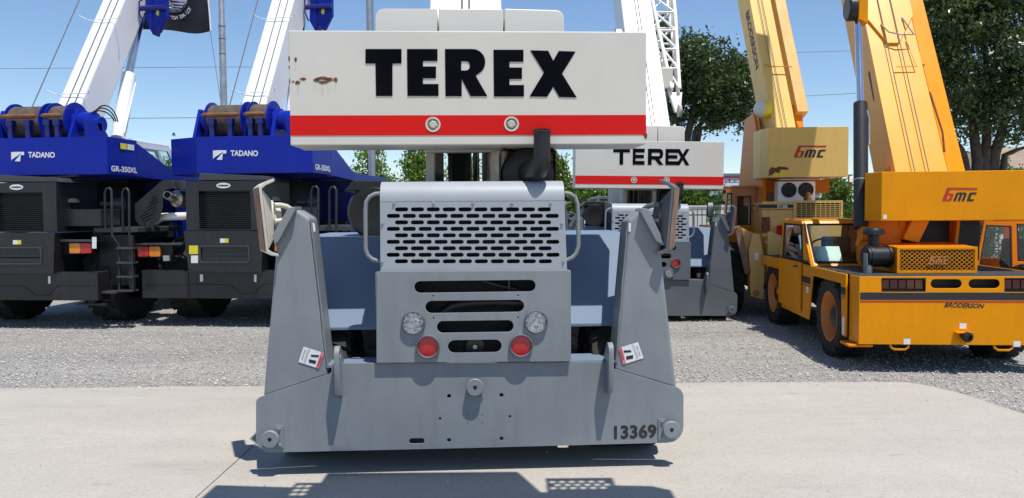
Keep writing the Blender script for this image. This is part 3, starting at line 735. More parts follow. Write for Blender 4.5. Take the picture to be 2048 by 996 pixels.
    m = MB(); m.prism([(c.x - 0.22, c.y - 0.02, c.z + 0.16), (c.x - 0.15, c.y - 0.02, c.z + 0.245), (c.x + 0.15, c.y - 0.02, c.z + 0.245), (c.x + 0.22, c.y - 0.02, c.z + 0.16)], (0, 0.5, 0)); m.build('rain_cap', 'black_plastic', ac, bevel=0.01)
    # --- muffler, its mesh guard and the exhaust stack
    mc = L1(1056, 350, 0.38)
    MB().lathe((mc.x, mc.y - 0.1, mc.z), (0, 1, 0), [(0.03, 0), (0.12, 0.005), (0.17, 0.03), (0.19, 0.08), (0.195, 0.6), (0.1, 0.62)], 32).build('muffler', 'black_steel', t, 50)
    e = [L1(a, b, y) for a, b, y in [(1056, 345, 0.30), (1066, 344, 0.14), (1076, 338, 0.04), (1082, 326, 0.0), (1084, 312, 0.0), (1084, 264, 0.0)]]
    st = MB().tube(e, 0.056, 20, radii=[0.075, 0.075, 0.070, 0.063, 0.056, 0.055]).build('exhaust_stack', 'black_plastic', t, 60)
    top = e[-1]
    m = MB(); m.lathe((top.x, top.y + 0.004, top.z - 0.02), (0, -0.22, 1), [(0.055, 0), (0.056, 0.022), (0.060, 0.036), (0.052, 0.038), (0.048, 0.0)], 28, close=False)
    m.build('stack_flare', 'black_plastic', st, 40)
    MB().lathe((top.x, top.y + 0.004, top.z - 0.02), (0, -0.22, 1), [(0.053, 0.020), (0.002, 0.021)], 24).build('stack_bore', 'engine_dark', st)
    a, b = L1(1000, 368, 0.33), L1(1113, 293, 0.33)
    gx0, gx1, gz0, gz1 = a.x, b.x, a.z - 0.02, b.z
    fr = rrect(gx0, gx1, gz0 - 0.05, gz1, 0.055, 5); fi = rrect(gx0 + 0.006, gx1 - 0.006, gz0 - 0.04, gz1 - 0.006, 0.05, 5)
    gd = plate('muffler_guard', [fr, fi], 0.44, xz(0.56), 'black_steel', t)
    m = MB()
    for k in range(5):
        z = gz0 + 0.05 + k * 0.045
        m.box(gx1 - 0.05, gx1 - 0.002, 0.332, 0.336, z, z + 0.004)
    for k in range(3):
        xx = gx1 - 0.045 + k * 0.018
        m.box(xx, xx + 0.003, 0.327, 0.331, gz0 + 0.03, gz1 - 0.04)
    m.build('guard_mesh', 'rust', gd)
    sh = MB(); ax = L1(981, 340, 0.45).x
    sh.lathe(((ax + gx0) / 2 + 0.06, 0.62, gz0 - 0.1), (0, 0, 1), [(0.12, 0), (0.12, 0.36), (0.05, 0.44)], 20).build('heat_shield', 'exhaust_steel', t, 40)
    # --- counterweight
    yc = 0.08
    tl, tr, br_, bl = [L1(a, b, yc) for a, b in [(575.5, 58), (1293, 66), (1293, 289), (581.5, 290)]]
    zT, zB = (tl.z + tr.z) / 2, (bl.z + br_.z) / 2; X0, X1 = (tl.x + bl.x) / 2, (tr.x + br_.x) / 2
    cw = MB().box(X0, X1, yc, yc + 0.42, zB, zT).build('counterweight', 'cream_paint', t, bevel=0.006)
    zs1, zs0 = L1(934, 230.5, yc).z, L1(934, 270.5, yc).z
    if not near: zs0 += 0.0
    hb = []
    sx = []
    for hx, hy in ([(866, 249), (1023, 248)]):
        c = q2(hx, hy, yc - 0.002); sx.append(c); hb.append(circ(c[0], c[1], 0.047, 20))
    plate('stripe', [[(X0 + 0.002, zs0), (X1 - 0.002, zs0), (X1 - 0.002, zs1), (X0 + 0.002, zs1)]] + hb, 0.0016, xz(yc - 0.002), 'red_stripe', cw)
    for c in sx:
        MB().lathe((c[0], yc, c[1]), (0, -1, 0), [(0.050, 0), (0.049, 0.006), (0.040, 0.006), (0.038, -0.0005)], 24, close=False).build('bolt_recess', 'cream_paint', cw, 40)
        MB().lathe((c[0], yc, c[1]), (0, -1, 0), [(0.037, 0.001), (0.002, 0.001)], 24).build('recess_floor', 'cream_inner', cw, 40)
        MB().lathe((c[0], yc, c[1]), (0, -1, 0), [(0.026, 0.0012), (0.026, 0.005), (0.022, 0.008), (0.002, 0.008)], 6).build('bolt_head', 'cream_inner', cw)
    if near:
        for lp in TEREX_PX:
            plate('letter', [[q2(a, b, yc - 0.003) for a, b in l] for l in lp], 0.002, xz(yc - 0.003), 'black_letter', cw)
        # chipped paint showing rust
        rr_ = random.Random(4)
        def chip(pts, mat, k):
            me = flat('rust_patch', [L1(a, b, yc - 0.001 - 0.0006 * k) for a, b in pts], mat, cw)
        def rough(cx, cy, w, h, n=14):
            return [(cx + w * math.cos(2 * math.pi * i / n) * rr_.uniform(0.65, 1.15), cy + h * math.sin(2 * math.pi * i / n) * rr_.uniform(0.6, 1.2)) for i in range(n)]
        for x_, y_, w_, h_ in [(606, 158, 8, 2.8), (595, 165, 5.5, 4.2), (646, 157, 20, 3.4), (646, 164.5, 11, 3.6), (633, 160, 7, 4.2), (658, 160, 7, 3.4), (671, 159.5, 4.6, 5.4), (586, 163, 3, 1.6), (591, 119, 2.6, 5), (578, 117, 1.8, 7), (578.5, 135, 1.5, 3.2), (579, 163, 1.4, 6), (1292, 272, 3, 6), (1289, 270, 2.4, 4)]:
            chip(rough(x_, y_, w_, h_), 'rust', 2)
        for x_, y_, w_, h_ in [(645, 178, 1.6, 14), (656, 176, 1.2, 11), (596, 178, 1.4, 10), (671, 170, 1.0, 8), (591, 131, 1.1, 7), (630, 172, 0.9, 8)]:
            chip(rough(x_, y_, w_, h_), 'rust_stain', 1)
    else:
        # wider, thinner capitals
        fx = lambda u: X0 + (X1 - X0) * u; fz = lambda v: zT + (zB - zT) * v
        z0_, z1_ = fz(0.50), fz(0.16); hh = z1_ - z0_; st_ = hh * 0.24
        Ls = [('T', .254, .366), ('E', .385, .465), ('R', .487, .592), ('E', .605, .690), ('X', .676, .766)]
        for ch, u0, u1 in Ls:
            a, b = fx(u0), fx(u1); w = b - a; sv = w * 0.24 if ch != 'T' else w * 0.2
            def E():
                return [(a, z0_), (b, z0_), (b, z0_ + st_), (a + sv, z0_ + st_), (a + sv, z0_ + hh * .40), (b - w * .06, z0_ + hh * .40), (b - w * .06, z0_ + hh * .62), (a + sv, z0_ + hh * .62), (a + sv, z1_ - st_), (b, z1_ - st_), (b, z1_), (a, z1_)]
            if ch == 'T': lps = [[(a, z1_), (a, z1_ - st_), (a + w * .38, z1_ - st_), (a + w * .38, z0_), (a + w * .60, z0_), (a + w * .60, z1_ - st_), (b, z1_ - st_), (b, z1_)]]
            elif ch == 'E': lps = [E()]
            elif ch == 'R': lps = [[(a, z0_), (a + sv, z0_), (a + sv, z0_ + hh * .33), (a + w * .45, z0_ + hh * .33), (b - w * .28, z0_), (b, z0_), (b - w * .28, z0_ + hh * .36), (b - w * .08, z0_ + hh * .45), (b - w * .02, z0_ + hh * .66), (b - w * .06, z1_ - hh * .1), (b - w * .2, z1_), (a, z1_)],
                                   [(a + sv, z1_ - st_), (b - w * .28, z1_ - st_), (b - w * .22, z0_ + hh * .66), (b - w * .28, z0_ + hh * .55), (a + sv, z0_ + hh * .55)]]
            else:
                s_ = w * .27; lps = [[(a, z0_), (a + s_, z0_), ((a + b) / 2, z0_ + hh * .33), (b - s_, z0_), (b, z0_), ((a + b) / 2 + s_ * .55, z0_ + hh * .5), (b, z1_), (b - s_, z1_), ((a + b) / 2, z1_ - hh * .33), (a + s_, z1_), (a, z1_), ((a + b) / 2 - s_ * .55, z0_ + hh * .5)]]
            plate('letter', lps, 0.003, xz(yc - 0.003), 'black_letter', cw)
    # --- superstructure under and behind the counterweight
    for a_, b_ in ((852, 869), (970, 981)):
        xa, xb = L1(a_, 330, 0.62).x, L1(b_, 330, 0.62).x
        MB().box(xa, xb, 0.60, 2.4, 1.55, zB + 0.3).build('frame_plate', 'cream_inner' if a_ < 900 else 'black_steel', t, bevel=0.004)
    xa, xb = L1(868, 330, 0.6).x, L1(981, 330, 0.6).x
    m = MB(); m.box(xa - 0.05, xb + 0.1, 0.505, 0.60, zB - 0.015, zB + 0.2); m.build('cross_member', 'cream_inner', t)
    m = MB()
    for a_, w_, d_ in [(878, 18, 0.75), (900, 9, 1.0), (918, 30, 1.3), (936, 14, 1.1), (942, 3, 0.8), (951, 9, 0.9), (974, 8, 0.7)]:
        p = L1(a_, 330, d_); m.box(p.x - w_ * 0.0018, p.x + w_ * 0.0018, d_, d_ + 0.1, 1.5, zB + 0.2)
    m.build('hydraulic_lines', 'engine_dark', t)
    m = MB()
    for a_, w_, d_ in [(948, 4, 1.5), (957, 3, 1.6), (874, 3, 1.6)]:
        p = L1(a_, 330, d_); m.box(p.x - w_ * 0.0022, p.x + w_ * 0.0022, d_, d_ + 0.05, 1.5, zB + 0.25)
    m.build('inner_rib', 'cream_paint', t)
    MB().lathe((0, 1.6, 1.5), (0, 0, 1), [(0.62, 0), (0.62, 0.12), (0.4, 0.13)], 32).build('turntable', 'black_steel', t, 40)
    MB().tube([L1(838, 294, 0.5), L1(846, 293, 0.5), L1(858, 295, 0.52), L1(888, 297, 0.52)], 0.012, 8).build('swing_lock', 'tan_brown' if near else 'black_steel', t, 50)
    # covers above the counterweight
    yb = 0.75
    for a_, b_, l_, r_ in [(751, 874, 1, 0), (877, 1006, 0, 0), (1009, 1128, 0, 1)]:
        pa, pb = L1(a_, 17 if l_ == 0 else 17, yb), L1(b_, 20, yb)
        ol = [(pa.x, zT - 0.1), (pb.x, zT - 0.1)] + (arc(pb.x - 0.06, pb.z - 0.06, 0.06, 0, 90, 5) if r_ else [(pb.x, pa.z)]) + (arc(pa.x + 0.06, pa.z - 0.06, 0.06, 90, 180, 5) if l_ else [(pa.x, pa.z)])
        plate('winch_cover', [ol], 0.5, xz(yb + 0.25), 'cream_paint', t, 0.008)
    # --- boom
    th = R(54); by0, bz0 = 1.70, 3.05
    dv = Vector((0, math.cos(th), math.sin(th))); nv = Vector((0, -math.sin(th), math.cos(th))); bx = L1(932, 9, 2.1).x + (0 if near else 0.34)
    base = Vector((bx, by0, bz0)) - dv * 0.5
    for k, (w, h, s0, s1) in enumerate([(0.60, 0.78, 0, 7.2), (0.50, 0.66, 7.2, 9.0), (0.42, 0.56, 9.0, 10.5)]):
        off = nv * (0.39 - h / 2)
        m = MB(); m.beam(base + dv * s0 - off * 0, base + dv * s1, w, h, nv); bo = m.build('boom_section', 'white_boom', t, bevel=0.03)
        if k == 0: first = bo
    m = MB()
    for o_ in (-0.03, 0.03):
        m.tube([base + nv * 0.40 + Vector((o_, 0, 0)) + dv * 0.2, base + nv * 0.40 + Vector((o_, 0, 0)) + dv * 10], 0.008, 6)
    m.build('hoist_rope', 'cable', t)
    for s in (-1, 1):
        m = MB(); m.prism([(bx + s * 0.36, 1.1, zT - 0.6), (bx + s * 0.36, 2.6, zT - 0.6), (bx + s * 0.36, 1.9, zT + 0.42), (bx + s * 0.36, 1.4, zT + 0.42)], (s * 0.03, 0, 0)); m.build('boom_mount', 'cream_paint', t)
    if not near:
        # lattice jib folded along the boom's right flank
        o0 = base + Vector((0.66, 0.25, 0.0)) + dv * 1.8
        hw0, hw1, ln = 0.10, 0.30, 5.0
        chords = [[], [], [], []]
        m = MB()
        for k in range(11):
            f = k / 10; w = hw0 + (hw1 - hw0) * min(1, f * 2.2); p = o0 + dv * (ln * f)
            for q, (sx_, sn) in enumerate([(-1, -1), (1, -1), (1, 1), (-1, 1)]):
                chords[q].append(p + Vector((sx_ * w * 0.75, 0, 0)) + nv * (sn * w * 0.75))
        for q in range(4):
            MB().tube(chords[q], 0.036, 8).build('jib_chord', 'white_boom', t, 50)
        for k in range(10):
            for q in range(4):
                a_, b_ = chords[q][k], chords[(q + 1) % 4][k + 1]
                MB().tube([a_, b_], 0.022, 6).build('jib_brace', 'white_boom', t, 50)
                MB().tube([chords[q][k + 1], chords[(q + 1) % 4][k + 1]], 0.022, 6).build('jib_brace', 'white_boom', t, 50)
        m = MB(); m.prism([o0 + Vector((-0.12, -0.02, -0.02)), o0 + Vector((0.14, -0.02, -0.02)), o0 + Vector((0.08, -0.16, -0.42)), o0 + Vector((-0.02, -0.16, -0.42))], (0, 0.1, 0)); m.build('jib_tip', 'white_boom', t, bevel=0.01)
        MB().lathe(o0 + Vector((0.02, -0.22, -0.40)), (1, 0, 0), [(0.12, 0), (0.10, 0.02), (0.12, 0.05)], 20).build('jib_sheave', 'cream_inner', t, 40)
        MB().box(bx + 0.30, bx + 0.62, by0 + 1.0, by0 + 1.12, bz0 + 1.1, bz0 + 1.5).build('jib_bracket', 'cream_paint', t, bevel=0.02)
        m = MB(); p = base + dv * 3.1 + Vector((-0.48, -0.3, 0)); m.lathe(p, (1, 0, 0), [(0.10, 0), (0.17, 0.02), (0.17, 0.12), (0.10, 0.14)], 24); m.build('hose_reel', 'galv', t, 40)
        MB().cyl(Vector((bx + 0.62, 3.2, 2.4)), Vector((bx + 0.62, 3.4, 4.2)), 0.045, n=16).build('lift_cylinder', 'grey_paint', t, 50)

t = thing('rough_terrain_crane', 'grey and cream crane in the middle, its back close to the camera, stencilled 13369', 'crane', F1.loc, F1.yaw, 0, 'grey and cream cranes')
terex(t, True)
F4 = Frame((2.13, 12.25, -0.06), 1.0, 0.9)
t4 = thing('rough_terrain_crane', 'smaller-looking grey and cream crane standing on gravel behind the stencilled one', 'crane', F4.loc, F4.yaw, F4.tilt, 'grey and cream cranes')
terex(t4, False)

# ------------------------------------------------------------------ blue and charcoal cranes on the left
TY, TYAW = 12.0, -7.0
FT2 = Frame((-4.46, TY, 0), TYAW)
FT1 = Frame((-7.62, TY, 0), TYAW)
A2, A1 = FT2.L, FT1.L

def tadano(t):
    # bumper: two stacked steel boxes with stepped seams
    x0, x1 = A2(283, 560, 0).x, A1(195, 560, 0).x
    zb, zt = A2(400, 597, 0).z, A2(400, 541, 0).z
    m = MB(); m.box(x0, x1, 0, 0.32, zb, zt); m.build('bumper', 'charcoal', t, bevel=0.012)
    for k in range(2):
        m = MB()
        if k == 0: path = [(x0 + 0.05, zb + 0.22), (0.10, zb + 0.22), (0.28, zb + 0.08), (0.50, zb + 0.08), (0.66, zb + 0.24), (x1 - 0.03, zb + 0.24)]
        else: path = [(x0 + 0.78, zb + 0.02), (x0 + 0.78, zt - 0.02)]
        m.tube([(a, -0.002, b) for a, b in path], 0.006, 6); m.build('bumper_seam', 'engine_dark', t)
    # engine door with recessed slot
    yd = -0.10
    q = lambda a, b, y=yd: (lambda p: (p.x, p.z))(A2(a, b, y))
    ol = [q(377, 543), q(523, 544), q(526, 462), q(367, 462)]
    a, b = q(402, 523), q(497, 493)
    dr = plate('engine_door', [ol, rrect(a[0], b[0], a[1], b[1], 0.035)], 0.012, xz(yd + 0.006), 'charcoal', t, 0.003)
    m = MB(); m.box(a[0] - 0.03, b[0] + 0.03, yd + 0.09, yd + 0.10, a[1] - 0.03, b[1] + 0.03)
    m.prism([(a[0], yd + 0.014, a[1] + 0.09), (a[0], yd + 0.085, a[1] + 0.13), (a[0], yd + 0.085, a[1] + 0.10), (a[0], yd + 0.014, a[1] + 0.075)], (b[0] - a[0], 0, 0)); m.build('door_recess', 'engine_dark', dr)
    plate('recess_rim', [rrect(a[0] - 0.02, b[0] + 0.02, a[1] - 0.02, b[1] + 0.02, 0.045), rrect(a[0], b[0], a[1], b[1], 0.035)], 0.012, xz(yd - 0.006), 'charcoal_hi', dr)
    m = MB(); m.prism([A2(c, d, yd + 0.014) for c, d in [(378, 543), (522, 543.5), (525, 463), (368, 463)]], (0, 0.9, 0)); m.build('engine_box', 'charcoal', t)
    for nm, pt, mt in [('yellow_label', [(378, 508), (396, 508), (396, 491), (378, 491)], 'decal_yellow'), ('white_label', [(382, 526), (396, 526), (396, 511), (382, 511)], 'decal_white'), ('white_label', [(440, 485.5), (449, 485.5), (449, 477), (440, 477)], 'decal_white'), ('yellow_label', [(449, 485.5), (457, 485.5), (457, 477), (449, 477)], 'decal_yellow'), ('white_label', [(400, 563), (406, 563), (406, 549), (400, 549)], 'decal_white'), ('white_label', [(508, 564), (513, 564), (513, 549), (508, 549)], 'decal_white')]:
        yy = yd - 0.002 if pt[0][1] < 540 else -0.003
        flat(nm, [A2(c, d, yy) for c, d in pt], mt, dr if yy < -0.05 else t)
    # hood with louvred grille
    q = lambda a, b, y=-0.05: (lambda p: (p.x, p.z))(A2(a, b, y))
    h0, h1 = q(373, 461), q(528, 361)
    g0, g1 = q(399, 459), q(500, 381)
    hd = plate('engine_hood', [[h0, (h1[0], h0[1]), h1, (h0[0], h1[1])], [g0, (g1[0], g0[1]), g1, (g0[0], g1[1])]], 0.012, xz(-0.044), 'charcoal', t, 0.003)
    m = MB(); m.box(h0[0], h0[0] + 0.01, -0.037, 0.9, h0[1], h1[1] - 0.001); m.box(h1[0] - 0.01, h1[0], -0.037, 0.9, h0[1], h1[1] - 0.001); m.box(h0[0] + 0.011, h1[0] - 0.011, -0.036, 0.9, h1[1] - 0.012, h1[1] - 0.002)
    m.box(g0[0] - 0.02, g1[0] + 0.02, 0.06, 0.07, g0[1] - 0.02, g1[1] + 0.02); m.build('hood_shell', 'charcoal', t)
    z = g0[1] + 0.012
    while z < g1[1] - 0.01:
        MB().hexa([(g0[0], -0.036, z), (g1[0], -0.036, z), (g1[0], 0.0, z + 0.012), (g0[0], 0.0, z + 0.012), (g0[0], -0.033, z + 0.004), (g1[0], -0.033, z + 0.004), (g1[0], 0.0, z + 0.016), (g0[0], 0.0, z + 0.016)]).build('louvre', 'charcoal', hd)
        z += 0.030
    c = q(447, 371)
    MB().add([(c[0] + 0.115 * math.cos(a_), -0.054, c[1] + 0.042 * math.sin(a_)) for a_ in [i * math.pi / 12 for i in range(24)]], [tuple(range(24))]).build('oval_badge', 'decal_white', hd)
    MB().add([(c[0] + 0.095 * math.cos(a_), -0.056, c[1] + 0.012 * math.sin(a_)) for a_ in [i * math.pi / 8 for i in range(16)]], [tuple(range(16))]).build('badge_band', 'charcoal_hi', hd)
    p = [A2(c_, d_, 0.0) for c_, d_ in [(395, 361), (538, 361), (532, 352), (400, 346)]]
    MB().prism(p, (0, 0.8, 0)).build('hood_cap', 'charcoal_hi', t, bevel=0.01)
    # exhaust drum, tail pipe, white pipe and slotted guard
    c = A2(352, 397, 0.35)
    MB().lathe(c, (0.25, 1, 0), [(0.07, -0.06), (0.10, -0.02), (0.135, 0.0), (0.14, 0.45), (0.1, 0.5)], 28).build('exhaust_drum', 'exhaust_steel', t, 40)
    c0, c1 = A2(350, 398, 0.30), A2(334, 390, -0.02)
    MB().lathe(c0, c1 - c0, [(0.06, 0), (0.06, 1), (0.052, 1), (0.052, 0.2)], 20, unit=True, close=False).build('tail_pipe', 'exhaust_steel', t, 40)
    MB().tube([A2(300, 452, 0.75), A2(312, 442, 0.45), A2(322, 434, 0.30), A2(340, 433, 0.28), A2(380, 432, 0.28)], 0.062, 16).build('intake_pipe', 'white_pipe', t, 50)
    gp = [(326, 360), (344, 361), (357, 379), (345, 376), (332, 380), (326, 396), (326, 415), (318, 440), (290, 463), (271, 440), (270, 408)]
    q = lambda a, b, y=0.12: (lambda p: (p.x, p.z))(A2(a, b, y))
    sl = []
    for r_ in range(4):
        for k in range(5):
            bx_, by_ = 282 + r_ * 5.0 + k * 5.2, 436 - r_ * 7.2 - k * 4.2 + r_ * 3.0
            bx_, by_ = 284 + k * 6.0 + r_ * 2.6, 433 + r_ * 7.0 - k * 9.5 - r_ * 2
            if bx_ + 8 < 322 + 0 and by_ > 390 - 12 and by_ < 452:
                sl.append([q(bx_ - 4.4, by_ + 2.2), q(bx_ - 3.4, by_ + 4.2), q(bx_ + 4.6, by_ - 2.2), q(bx_ + 3.6, by_ - 4.2)])
    plate('exhaust_guard', [[q(a, b) for a, b in gp]] + sl, 0.012, xz(0.12), 'charcoal', t)
    MB().prism([A2(a, b, 0.25) for a, b in [(340, 360), (372, 361), (372, 378), (358, 377)]], (0, 0.4, 0)).build('heat_cover', 'charcoal_hi', t)
    # tail light bars
    for F, bar, lts in [(A2, (274, 366, 486, 490.5), [(276, 297, 'red_lens'), (299, 320, 'amber_lens')]), (A1, (92, 188, 479, 484), [(139, 160, 'amber_lens'), (161, 182, 'red_lens')])]:
        p0, p1 = F(bar[0], bar[3], 0.1), F(bar[1], bar[2], 0.1)
        br = MB().box(p0.x, p1.x, 0.05, 0.34, p0.z, p1.z).build('light_bar', 'charcoal_hi', t, bevel=0.006)
        yb = bar[3] + 2.5
        for l0, l1, mt in lts:
            a, b = F(l0, yb + 20, 0.08), F(l1, yb, 0.08)
            lt = plate('tail_lamp', [rrect(a.x, b.x, a.z, b.z, 0.025)], 0.05, xz(0.10), mt, t, 0.008)
        a, b = F(bar[0] + 2, yb + 22, 0.14), F(bar[1] - 20, yb - 2, 0.14)
        MB().box(a.x, b.x, 0.13, 0.16, a.z, b.z).build('lamp_plate', 'engine_dark', br)
    a, b = A2(328, 522, 0.09), A2(340, 511, 0.09); MB().box(a.x, b.x, 0.06, 0.12, a.z, b.z).build('number_lamp', 'galv', t, bevel=0.006)
    # wheels
    for s in (-1, 1):
        for yy in (1.15, 5.4):
            tyre(t, (s * 0.98, yy, 0.735), 0.74, 0.52, 0.36, 'charcoal', lugs=18, out=s)
    m = MB(); m.box(-0.55, 0.55, 0.3, 7.0, 0.7, 1.35); m.box(-0.95, 0.95, 1.0, 1.3, 0.55, 0.9); m.box(-1.22, 1.22, 2.2, 7.0, 1.35, 1.62); m.box(-0.66, 0.66, 0.33, 6.5, 0.42, 1.2)  # last, lowest box added as a light blocker to deepen the shadow underneath
    m.build('chassis', 'black_steel', t)
    # right-hand deck: tool box, pre-cleaner, fender shelf
    q = lambda a, b, y: A1(a, b, y)
    m = MB(); p0, p1 = q(92, 453, 0.12), q(201, 418, 0.12); m.box(p0.x, p1.x, 0.12, 0.6, p0.z, p1.z); m.build('air_box', 'charcoal', t, bevel=0.01)
    c = q(139, 404, 0.35); MB().lathe((c.x, c.y, c.z - 0.09), (0, 0, 1), [(0.08, 0), (0.08, 0.07), (0.16, 0.08), (0.15, 0.13), (0.05, 0.155)], 24).build('pre_cleaner', 'charcoal_hi', t, 40)
    c = q(222, 408, 0.8); MB().lathe(c, (1, 0.4, 0), [(0.05, -0.15), (0.05, 0), (0.11, 0.02), (0.11, 0.2)], 18).build('hydraulic_filter', 'charcoal_hi', t, 40)
    for pt in ([(142, 382), (156, 382), (156, 394), (142, 394)], [(142, 395), (156, 395), (156, 413), (142, 413)]):
        flat('white_label', [q(a, b, 0.55) for a, b in pt], 'decal_white', t)
    flat('white_label', [q(a, b, 0.045) for a, b in [(184, 497), (193, 497), (193, 474), (184, 474)]], 'decal_white', t)
    p0, p1 = q(187, 469, 0.3), q(275, 452, 0.3); MB().box(p0.x, p1.x, 0.3, 1.6, p1.z - 0.1, p1.z - 0.02).build('deck_shelf', 'charcoal_hi', t, bevel=0.01)
    p0, p1 = q(185, 560, 0.25), q(245, 470, 0.25); MB().box(p0.x, p1.x, 0.45, 0.9, p0.z - 0.1, p1.z).build('side_tank', 'black_steel', t)
    m = MB(); p0, p1 = q(158, 610, 0.1), q(215, 604, 0.1); m.box(p0.x, p1.x, 0.05, 0.3, p0.z, p0.z + 0.03); m.box(p0.x + 0.15, p0.x + 0.27, 0.1, 0.25, p0.z + 0.032, p0.z + 0.25); m.build('jack_foot', 'black_steel', t)
    # ladder
    for rail in ([(211, 460), (210, 385), (213, 377), (219, 376), (223, 381), (224, 470), (238, 490), (239, 585)], [(246, 460), (245, 385), (248, 378), (254, 377), (258, 383), (259, 470), (262, 580)]):
        MB().tube([q(a, b, 0.14) for a, b in rail], 0.019, 8).build('grab_rail', 'black_steel', t, 60)
    ld = MB().beam(q(265, 470, 0.16), q(268, 582, 0.16), 0.06, 0.03).build('ladder_post', 'charcoal', t)
    for yy in (498, 527, 555, 583):
        p0, p1 = q(236, yy, 0.14), q(268, yy - 3, 0.14); MB().box(p0.x, p1.x, 0.10, 0.26, p0.z, p0.z + 0.028).build('ladder_rung', 'charcoal_hi', t)
    p0, p1 = q(203, 586, 0.14), q(237, 582, 0.14); MB().box(p0.x, p1.x, 0.08, 0.3, p0.z, p0.z + 0.03).build('ladder_rung', 'charcoal_hi', t)
    # counterweight with chamfered left end
    yc = 0.25
    zt, zb = A2(480, 272, yc).z, A2(480, 347.5, yc).z
    xL, xm, xR = A2(340, 300, yc + 0.25).x, A2(393, 300, yc).x, A1(214, 300, yc).x
    cw = MB().prism([(xL, yc + 0.28, zb), (xm, yc, zb), (xR, yc, zb), (xR + 0.02, yc + 0.75, zb), (xL, yc + 0.75, zb)], (0, 0, zt - zb)).build('counterweight', 'blue_paint', t, bevel=0.008)
    MB().box((xm + xR) / 2 + 0.11, (xm + xR) / 2 + 0.114, yc - 0.001, yc, zb + 0.01, zt - 0.01).build('panel_seam', 'blue_dark', cw)
    e = yc - 0.003
    plate('logo_mark', [[(lambda p: (p.x, p.z))(A2(a, b, e)) for a, b in [(426, 319), (426, 301), (433, 301), (433, 300.5), (452.5, 300.5), (452.5, 307), (445.5, 307), (444.5, 319.5), (434, 319.5), (434, 318), (448, 302.5), (427, 316)]]], 0.002, xz(e), 'decal_white', cw)
    fit_text('maker_name', 'TADANO', 'decal_white', cw, A2(461, 312, e), A2(516, 312.5, e), A2(461, 300.5, e), bold=0.03)
    sx = xR + 0.014
    for a, b, mt in [(0.30, 0.46, 'decal_yellow'), (0.48, 0.66, 'decal_white')]:
        flat('white_label' if mt == 'decal_white' else 'yellow_label', [(sx + 0.012, yc + a, zt - 0.17), (sx + 0.012, yc + b, zt - 0.17), (sx + 0.012, yc + b, zt - 0.08), (sx + 0.012, yc + a, zt - 0.08)], mt, cw)
    fit_text('model_name', 'GR-350XL', 'decal_white', cw, (sx + 0.012, yc + 0.05, zb + 0.05), (sx + 0.014, yc + 0.72, zb + 0.05), (sx + 0.012, yc + 0.05, zb + 0.14), bold=0.03)
    bx0 = A2(526, 210, 1.0).x - 0.36
    # swing frame behind, its sloping wing and the cab
    m = MB(); m.prism([(xR + 0.01, yc + 0.76, zb), (xR + 0.02, yc + 0.76, zt - 0.05), (xR + 0.02, yc + 2.1, zb + 0.02), (xR + 0.02, yc + 2.1, zb - 0.05)], (-0.06, 0, 0))
    m.box(xL + 0.2, xR - 0.05, yc + 0.76, 4.5, zb - 0.02, zb + 0.10); m.build('swing_frame', 'blue_paint', t)
    for xw in (bx0 - 0.32, bx0 + 0.27):
        MB().prism([(xw, 1.0, zb + 0.1), (xw, 2.6, zb + 0.1), (xw, 1.9, zt + 0.3), (xw, 1.4, zt + 0.35)], (0.05, 0, 0)).build('boom_mount', 'blue_paint', t)
    MB().lathe((0.05, 2.4, 1.62), (0, 0, 1), [(0.7, 0), (0.7, 0.3), (0.6, zb - 1.66)], 32).build('turntable', 'black_steel', t, 40)
    m = MB(); m.box(0.2, xR, 2.3, 2.4, 1.7, zb - 0.03); m.build('frame_bulkhead', 'blue_dark', t)
    # carrier side panels in blue, toward the front
    m = MB(); ol = [(1.26, 2.3, 1.35), (1.26, 6.9, 1.35), (1.26, 6.9, 2.05), (1.26, 3.6, 2.2), (1.26, 2.3, 2.25)]
    plate('carrier_panel', [[(b, c) for a, b, c in ol], [(2.9, 1.85), (3.5, 1.85), (3.5, 2.12), (2.9, 2.12)], [(4.2, 1.85), (4.9, 1.85), (4.9, 2.02), (4.2, 2.02)]], 0.05, yz(1.24), 'blue_paint', t)
    MB().box(0.6, 1.22, 2.32, 6.9, 1.63, 1.75).build('carrier_deck', 'blue_dark', t)
    plate('carrier_panel', [[(2.3, 1.35), (6.9, 1.35), (6.9, 2.05), (3.6, 2.1), (2.3, 2.1)]], 0.05, yz(-1.24), 'blue_paint', t)
    # cab
    cx0, cx1, cy0, cy1, cz0, cz1 = A1(248, 320, 2.2).x, A1(322, 320, 3.4).x - 0.25, 2.2, 4.0, zb - 0.15, A1(280, 278, 2.4).z
    cab = MB()
    side = [(cy0, cz0), (cy1, cz0), (cy1 - 0.05, cz1 - 0.35), (cy1 - 0.35, cz1 - 0.03), (cy0 + 0.1, cz1), (cy0, cz1 - 0.06)]
    win = [(cy0 + 0.10, cz0 + 0.12), (cy1 - 0.15, cz0 + 0.12), (cy1 - 0.22, cz1 - 0.36), (cy1 - 0.4, cz1 - 0.14), (cy0 + 0.14, cz1 - 0.14)]
    for xx in (cx1, cx0):
        sd_ = plate('cab_side', [side, win], 0.04, yz(xx), 'white_boom', t, 0.008)
        flat('cab_window', [(xx, b, c) for b, c in win], 'cab_glass', sd_)
    m = MB(); m.box(cx0 + 0.021, cx1 - 0.021, cy0 + 0.02, cy0 + 0.06, cz0, cz0 + 0.3); m.box(cx0 + 0.021, cx1 - 0.021, cy0 + 0.1, cy1 - 0.36, cz1 - 0.05, cz1 - 0.005); m.build('cab_shell', 'white_boom', t, bevel=0.01)
